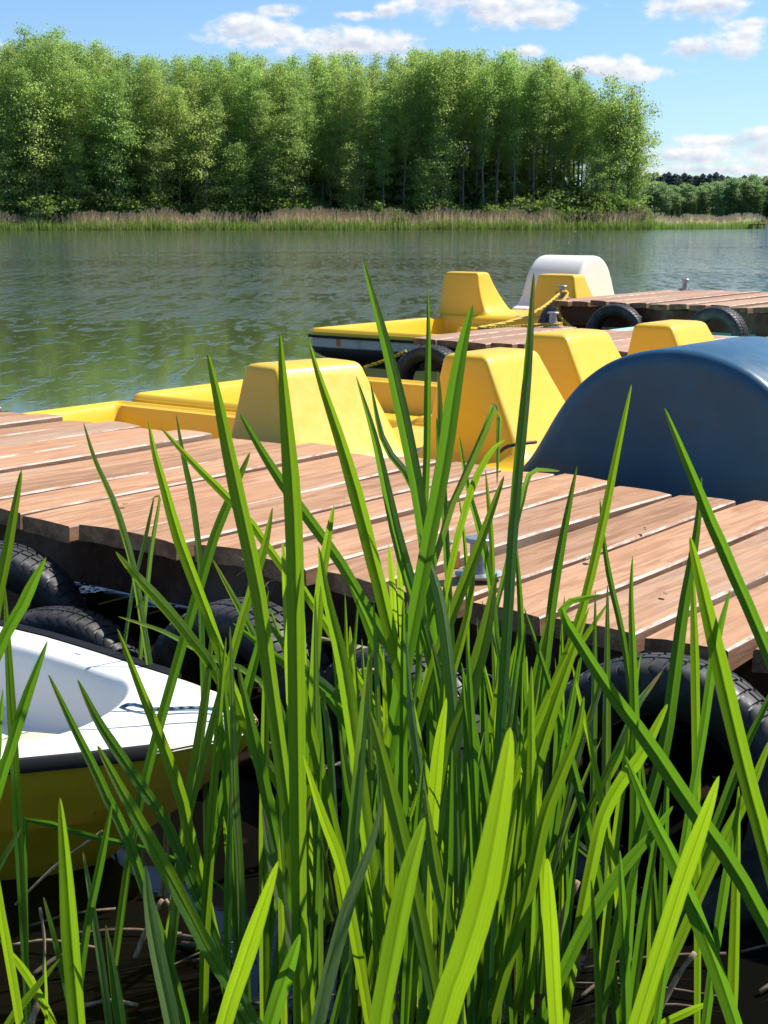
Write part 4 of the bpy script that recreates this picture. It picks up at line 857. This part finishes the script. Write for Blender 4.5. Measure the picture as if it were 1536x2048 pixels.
# traced blades: width px, depth m, tone, tip ... base (photo pixels)
TR = """30 2.6 d 725,517 745,590 775,700 805,830 835,980 852,1100 870,1230
16 2.7 d 855,583 857,660 855,780 854,900 850,1000
34 2.3 d 945,610 925,690 907,790 893,890 872,1010 850,1120
24 2.3 d 1068,545 1062,640 1054,760 1045,850 1033,975 1024,1090 1020,1160
40 2.0 n 560,667 566,760 575,870 585,1000 590,1130 592,1300
34 2.3 n 617,682 640,760 680,880 715,1000 745,1120 770,1220
38 2.1 n 415,706 436,800 460,920 490,1060 515,1180 532,1300
20 2.6 n 321,854 385,925 445,985 505,1050 560,1130 640,1230
24 2.6 d 480,827 525,905 568,972 620,1042 668,1108 725,1200
16 3.4 n 167,846 190,920 226,1000 247,1062 268,1140 285,1240
27 2.5 n 296,840 310,910 331,985 356,1075 395,1180 435,1290
14 3.1 n 352,829 367,915 385,1000 400,1120 402,1200
24 1.9 n 43,940 28,1025 10,1125 -8,1220
27 2.0 n 92,1115 66,1165 38,1225 0,1295
9 3.5 n 308,994 290,1080 272,1150 262,1200
12 3.4 p 300,1000 318,992 316,1020 304,1090 296,1160
12 2.9 d 876,742 880,810 880,900 870,960
16 2.8 n 873,834 878,900 886,970 890,1040
20 2.6 p 994,970 996,900 998,830 992,804 975,850 940,930 905,1010 890,1055
20 2.5 n 1263,769 1250,830 1233,910 1212,1015 1188,1125 1160,1235 1125,1330 1090,1410
29 2.2 d 1329,816 1363,900 1394,975 1424,1050 1447,1100 1483,1185 1523,1275
22 2.6 n 1154,932 1139,1005 1123,1090 1108,1180 1094,1300
30 2.3 n 1403,953 1396,1040 1386,1110 1366,1225 1344,1390 1328,1500 1300,1600
40 2.0 n 1380,1074 1400,1160 1433,1300 1468,1450 1503,1590 1536,1710
26 2.3 n 1265,1112 1262,1200 1267,1350 1270,1500 1270,1650 1258,1850
14 2.7 n 1200,1000 1206,1070 1220,1160 1243,1260 1258,1360
38 1.9 d 1205,1189 1160,1198 1130,1208 1124,1228 1148,1270 1218,1380 1293,1480 1358,1578 1418,1665 1468,1735 1540,1865
17 2.6 n 1030,1066 1040,1200 1045,1350 1055,1500
22 2.4 n 1384,1120 1388,1250 1391,1400 1393,1575
34 2.1 n 1168,1393 1153,1470 1118,1560 1088,1640 1058,1780 1008,1950
68 1.12 b 1020,1455 1012,1530 993,1650 963,1800 923,1930 880,2060
40 1.9 n 1250,1511 1298,1625 1343,1715 1383,1810 1423,1915 1463,2030
40 1.7 y 1438,1552 1408,1640 1368,1750 1328,1875 1275,2045
30 2.2 n 1346,1612 1305,1668 1243,1740 1178,1840 1123,1950
36 1.7 y 1095,1717 1100,1825 1105,1925 1113,2060
18 2.2 n 1419,2005 1380,2022 1325,2048 1300,2070
22 2.4 d 1575,1310 1536,1400 1488,1500 1443,1620 1388,1760
24 2.3 d 1048,1215 1093,1350 1130,1475 1168,1625 1198,1775 1220,1900 1234,2048
20 2.7 d 1000,1540 1088,1625 1168,1700 1250,1768
36 2.3 n 993,1145 968,1275 933,1400 903,1500 880,1620
26 2.5 n 1008,952 962,1080 903,1231 872,1320 842,1430
12 2.8 n 971,940 981,1054 985,1140 987,1230
17 2.7 n 918,870 936,975 960,1062 981,1158 990,1250
9 2.9 n 917,984 929,1080 934,1158 935,1250
32 2.4 p 838,1064 861,1135 882,1215 897,1330 908,1450 910,1560
15 2.8 y 778,1090 786,1190 790,1280
15 2.8 y 794,1090 802,1200 806,1290
28 2.6 d 712,752 746,862 768,955 796,1080 830,1197 858,1300
17 2.7 d 740,762 768,885 815,950 838,1005 846,1080
30 2.3 n 235,1258 280,1375 320,1475 360,1585 372,1640 400,1750 442,1930
24 2.2 d 97,1349 145,1450 190,1540 212,1590 250,1665 282,1755
26 2.3 d 155,1359 195,1440 240,1510 295,1590 330,1642 360,1710
36 2.0 n 195,1491 240,1575 310,1700 370,1810 425,1915 500,2030
26 1.9 d 95,1282 55,1390 22,1495 -2,1570
10 2.1 d 6,1378 0,1450 -5,1540
25 2.4 y 565,1083 575,1225 580,1350 586,1500
20 2.5 y 590,1047 600,1200 606,1350 612,1500
36 2.1 n 637,1093 655,1200 685,1325 705,1450 720,1560
28 2.5 n 425,1252 415,1360 395,1500 377,1610 365,1700
22 2.3 p 460,1252 465,1400 471,1600 478,1700 484,1860
24 2.6 d 538,1180 520,1280 495,1375 466,1500 445,1600
14 2.7 n 425,1118 470,1200 507,1268 530,1330
14 3.0 p 237,1233 325,1262 390,1297 455,1330 520,1362
24 2.6 n 231,1103 280,1160 340,1225 400,1300 437,1355
22 2.6 d 465,1246 550,1312 625,1372 690,1440
26 2.3 n 580,1296 600,1360 615,1440 640,1540
20 2.5 p 632,1347 655,1450 666,1600
24 2.4 d 640,1391 616,1475 596,1560
32 2.1 p 735,1328 727,1420 720,1510 702,1740 690,2045
40 1.8 n 740,1422 766,1520 803,1675 833,1810 873,2010
26 2.0 y 607,1511 645,1630 680,1725 702,1830
32 2.1 p 525,1613 545,1725 575,1850 617,2010
18 2.4 n 447,1633 460,1750 476,1905
42 1.6 n 120,1596 132,1750 140,1875 155,2060
20 2.0 n 225,1603 200,1730 175,1850 160,1960
42 1.6 w 290,1732 301,1825 320,1930 347,2060
40 1.5 y 556,1723 520,1830 485,1935 445,2060
38 1.7 n 600,1868 576,1940 540,2050
44 1.6 w 764,1600 742,1690 700,1800 665,1925 633,2060
50 1.3 n 849,1635 810,1775 780,1925 755,2060
24 1.8 y -6,1740 4,1830 20,1925 42,2060
20 1.9 n 120,1917 52,2000 10,2060
7 1.9 y 90,1914 92,2060
16 2.4 d 480,1805 400,1745 300,1700 175,1672 75,1640 50,1645 48,1720 50,1830 52,1930
14 2.3 n 42,1658 20,1695 -5,1740
26 2.2 n 1033,1618 1010,1750 980,1875 948,2050
34 2.4 n 1178,1216 1148,1300 1113,1400 1068,1550 1050,1650 1020,1800 993,1960
18 2.5 n 1220,1313 1200,1375 1158,1500 1135,1600
18 2.4 n 1325,1341 1300,1375 1275,1410 1240,1490
30 2.2 n 1335,1408 1283,1510 1245,1560 1210,1625 1190,1700
30 2.0 n 850,1580 868,1725 893,1850 905,1970
23 2.2 w 815,1203 812,1300 822,1425 843,1575 848,1660
30 2.2 y 893,1396 878,1490 868,1600 860,1720
18 2.3 w 970,1458 950,1570 935,1680
24 2.4 n 935,1420 932,1600 926,1800 922,1950
22 2.5 n 858,1262 886,1395 900,1520
14 2.4 y 897,1530 901,1700 903,1860
22 2.5 y 1046,1490 1053,1650 1066,1850
26 2.6 n 700,1170 735,1250 770,1350 790,1480
22 2.6 n 950,1120 935,1230 900,1360 880,1460
24 2.7 n 1005,1330 985,1450 970,1560
20 2.6 n 1088,1470 1075,1600 1070,1750
20 2.4 d 1536,1505 1488,1600 1433,1700 1378,1830
26 2.1 n 1540,1480 1500,1580 1440,1700 1390,1810
18 2.8 d 1270,1430 1235,1520 1190,1600 1150,1690
22 2.4 n 668,1010 655,1080 640,1180 632,1300
20 2.5 n 545,1015 530,1090 500,1190 470,1290
22 2.6 d 500,905 470,975 430,1070 400,1170 370,1270
16 2.6 n 1010,880 985,900 950,960 925,1040 905,1120
14 2.7 p 1120,942 1070,940 1054,960 1045,1000 1030,1060
20 2.0 d 1460,1180 1430,1300 1408,1450 1380,1620
22 2.5 d 525,1230 600,1330 660,1380 720,1450
26 2.2 d 620,1590 600,1680 580,1790 560,1900
24 2.4 d 680,1460 700,1580 730,1700 750,1850
22 2.0 y 0,1880 60,1960 110,2060"""
blades = []
SEG = 22
for ln in TR.splitlines():
    q = ln.split(); wpx = float(q[0]); dep = float(q[1]); tone = q[2]; px = [tuple(float(v) for v in s_.split(',')) for s_ in q[3:]]
    rr = random.Random(hash((q[3], len(q))) & 0xffff if False else int(px[0][0] * 7 + px[0][1] * 13))
    n = len(px); lean = rr.uniform(-0.16, 0.14)
    if tone in 'yb': lean = rr.uniform(-0.22, -0.12)
    P3 = []
    for i, (x, y) in enumerate(px):
        f = 1 - i / (n - 1); P3.append(at_depth(x, y, dep + lean * f))
    d = (P3[-1] - P3[-2]); vis = sum((P3[i + 1] - P3[i]).length for i in range(n - 1))
    if d.z < 0 and P3[-1].z > 0.0:
        dirv = d.normalized(); slope = Vector((dirv.x, dirv.y, 0)) / max(-dirv.z, 0.35)
        slope.x = max(-0.55, min(0.55, slope.x)); slope.y = max(-0.3, min(0.3, slope.y))
        z = P3[-1].z; cur = P3[-1].copy()
        for k in range(2):
            dz = (z + 0.04) / 2; cur = cur + Vector((slope.x * dz * (0.9 - 0.35 * k), slope.y * dz, -dz)); P3.append(cur.copy())
    blades.append(dict(pts=P3, w=wpx / F_PX * dep, tone=tone, seed=rr.randint(0, 99999), px=px, trf=vis / sum((P3[i + 1] - P3[i]).length for i in range(len(P3) - 1))))
# further blades filling the stand, standing at random between the traced ones
rf = random.Random(77)
def clear_of_boat(x, y):
    if x < -0.15 and y > 2.45: return False
    return True
cnt = 0
while cnt < 108:
    if cnt < 70: bx = rf.gauss(0.12, 0.36); by = rf.uniform(2.0, 3.05)
    elif cnt < 80: bx = rf.uniform(-0.75, 0.85); by = rf.uniform(1.75, 2.6)
    else: bx = rf.uniform(-0.12, 0.5); by = rf.uniform(2.2, 3.1)
    if bx < -0.7 or bx > 0.9 or not clear_of_boat(bx, by) or by > 3.5 - 0.75 * bx - 0.35: continue
    if bx > 0.42 and by > 2.35: continue
    h = rf.uniform(0.45, 0.95) * (1.0 if by > 2.2 else 0.65)
    ztop_allowed = CAM_H - by * 0.262          # keeps the tip under about y=1200 in the photo
    h = min(h, ztop_allowed + rf.uniform(-0.12, 0.02))
    if h < 0.2: continue
    a = rf.uniform(0, 6.28); lean = abs(rf.gauss(0, 0.16)) * h; lx, ly = math.cos(a) * lean, math.sin(a) * lean * 0.6
    P3 = [Vector((bx + lx * f ** 1.6, by + ly * f ** 1.6, -0.04 + (h + 0.04) * f)) for f in (1.0, 0.8, 0.55, 0.3, 0.0)]
    blades.append(dict(pts=P3, w=rf.uniform(0.011, 0.021), tone=rf.choice('nnddddpy'), seed=rf.randint(0, 99999), px=None, trf=0.8)); cnt += 1
# gather blades into shoots by their foot
for b_ in blades: b_['foot'] = Vector((b_['pts'][-1].x, b_['pts'][-1].y, 0))
shoots = []
for b_ in sorted(blades, key=lambda q: -q['pts'][0].z):
    best = None
    for s_ in shoots:
        dd = (s_['foot'] - b_['foot']).length
        if dd < 0.085 and len(s_['b']) < 5 and (best is None or dd < best[0]): best = (dd, s_)
    if best: best[1]['b'].append(b_)
    else: shoots.append(dict(foot=b_['foot'].copy(), b=[b_]))
YAW = {'b': (-0.05, 0.1), 'n': (-0.6, 0.45), 'd': (-0.05, 0.3), 'p': (0.35, 0.75), 'w': (0.4, 0.8), 'y': (-0.6, -0.1)}
TONE = {'n': 'reed_leaf', 'd': 'reed_leaf_dark', 'p': 'reed_leaf_pale', 'w': 'reed_leaf_pale', 'y': 'reed_leaf_bright', 'b': 'reed_leaf_bright'}
def proj(p):
    d = p - Vector((0, 0, CAM_H)); fw = d.y * CT - d.z * ST; upv = d.y * ST + d.z * CT
    return 768 + d.x / fw * F_PX, 1024 - upv / fw * F_PX
def where(px, py):
    if py < 700: return 'before the open lake' if px < 900 else 'before the far yellow pedal boat'
    if py < 900: return 'before the near yellow seats' if px < 1040 else 'before the blue wheel cover'
    if px < 330 and py > 1250: return 'before the white rowing boat' if py < 1620 else 'before the rowing boat hull'
    if py < 1130: return 'over the near dock planks, left' if px < 520 else ('over the near dock planks, middle' if px < 1000 else 'over the near dock planks, right')
    if px > 1060: return 'before the big tyre' if py < 1620 else 'low below the big tyre'
    if py < 1350: return 'just under the dock edge'
    return 'beside the rowing boat bow' if px < 620 else ('low in the thickest reeds' if px < 900 else 'between thickest reeds and tyre')
NUM = {1: 'single blade', 2: 'two blades', 3: 'three blades', 4: 'four blades', 5: 'five blades'}
CLR = {'b': 'sunlit yellow-green', 'n': 'green', 'd': 'dark green', 'p': 'pale green', 'w': 'silvery green', 'y': 'sunlit yellow-green'}
for s_ in shoots:
    tipb = s_['b'][0]; tx, ty_ = proj(tipb['pts'][0])
    hgt = tipb['pts'][0].z
    size = 'very tall' if hgt > 1.1 else ('tall' if hgt > 0.85 else ('knee-high' if hgt > 0.5 else 'short'))
    wd = tipb['w']; wt = 'broad' if wd > 0.026 else ('narrow' if wd < 0.016 else '')
    bent = len(tipb['pts']) > 3 and max(p.z for p in tipb['pts']) > tipb['pts'][0].z + 0.03
    lab = f"{size} {CLR[tipb['tone']]} reed{' with bent tip' if bent else ''}, {NUM[len(s_['b'])]}, {where(tx, ty_)}"
    root = thing('reed_plant', lab, 'reed', s_['foot'], 0, 'green reed plants standing in front of the dock')
    for b_ in s_['b']:
        rr = random.Random(b_['seed']); pts = catmull(b_['pts'], SEG, 1.7)
        # tip given most detail
        V, Fc, UV = blade_mesh(pts, b_['w'] * 0.92, rr.uniform(*YAW[b_['tone']]), (rr.uniform(0.25, 0.6) if b_['tone'] not in 'yb' else 0.15) * rr.choice((1, 1, -1)), b_['seed'], rr.uniform(0.7, 0.95), rr.uniform(0.42, 0.62), b_['trf'])
        make('leaf', [v - s_['foot'] for v in V], Fc, M['reed_leaf_dark' if (b_['tone'] == 'n' and rr.random() < 0.3) else TONE[b_['tone']]], root, True, uv=UV)
# dry broken stems in the water
rd = random.Random(9)
for (x0, y0_, x1, y1_, dep, r) in [(325, 1800, 270, 1915, 2.55, 0.006), (330, 1800, 340, 1860, 2.55, 0.005), (1155, 1762, 1120, 1930, 2.3, 0.006), (60, 1955, 62, 2050, 2.1, 0.006), (205, 1662, 30, 1810, 2.5, 0.003), (80, 1815, 88, 1960, 2.4, 0.003), (1390, 1905, 1310, 2040, 2.3, 0.005), (155, 2030, 275, 2010, 2.42, 0.004), (20, 1900, 190, 1895, 2.65, 0.003), (750, 1340, 700, 1372, 3.0, 0.005), (770, 1335, 715, 1400, 3.0, 0.004)]:
    b = MB(); A = at_depth(x0, y0_, dep); B_ = at_depth(x1, y1_, dep - 0.03); A.z = max(A.z, 0.012); B_.z = max(B_.z, 0.008)
    mid_ = (A + B_) / 2 + Vector((rd.uniform(-0.012, 0.012), 0.01, rd.uniform(0.0, 0.012)))
    b.tube(catmull([A, mid_, B_], 10), [r * rd.uniform(0.75, 1.1) for _ in range(10)], 6)
    nm = 'pale broken dry reed stem among the green blades' if abs(y0_ - y1_) > 60 else 'thin dry reed stem lying on the dark water'
    tag(b.build('reed_stalk', M['dry_reed'], None, True), nm, 'reed stalk', 'dry reed stalks at the foot of the stand')
for k in range(16):
    px, py = rd.choice([(rd.uniform(20, 560), rd.uniform(1840, 2040)), (rd.uniform(1050, 1530), rd.uniform(1780, 2040))])
    A = at_z(px, py, 0.008); a_ = rd.uniform(-0.7, 0.7); l_ = rd.uniform(0.08, 0.3); B_ = A + Vector((math.cos(a_) * l_, math.sin(a_) * l_, rd.uniform(0, 0.02)))
    if abs(B_.x) > 1.2: continue
    q = MB(); q.tube(catmull([A, (A + B_) / 2 + Vector((0, 0.01, 0.004)), B_], 8), [rd.uniform(0.0018, 0.005)] * 8, 6)
    tag(q.build('reed_stalk', M['dry_reed_dark'], None, True), 'thin dry reed stem lying on the dark water', 'reed stalk', 'dry reed stalks at the foot of the stand')
b = MB()
for k in range(9):
    p = at_z(530 + rd.uniform(-14, 14), 1105, DT + 0.01); pts = [p]
    for j in range(6): pts.append(pts[-1] + Vector((rd.uniform(-0.03, 0.025), rd.uniform(-0.035, 0.0), rd.uniform(-0.05, 0.01) if j else 0.0)))
    b.tube(catmull(pts, 14), 0.0013, 4)
tag(b.build('dry_twigs', M['dry_reed'], None, True), 'tangle of thin dry rootlets hanging over the near dock edge', 'twigs')
ORD = ['leftmost', 'second from left', 'third from left', 'fourth from left', 'fifth from left', 'sixth from left', 'seventh from left', 'eighth from left', 'ninth from left', 'tenth from left', 'eleventh from left', 'twelfth from left', 'thirteenth from left']
same = {}
for o in COL.objects:
    if o.parent is None and o.get('category') in ('reed', 'tree', 'bush', 'reed stalk'): same.setdefault(o['label'], []).append(o)
for lab, os_ in same.items():
    if 1 < len(os_) <= 13:
        os_.sort(key=lambda o: proj(o.location)[0] if o.type == 'EMPTY' else proj(Vector(o.bound_box[0]))[0])
        for k, o in enumerate(os_): o['label'] = lab + ', ' + (ORD[k] if k < len(os_) - 1 or len(os_) > 3 else 'rightmost')
print('trees', ntree, 'shoots', len(shoots), 'blades', len(blades))
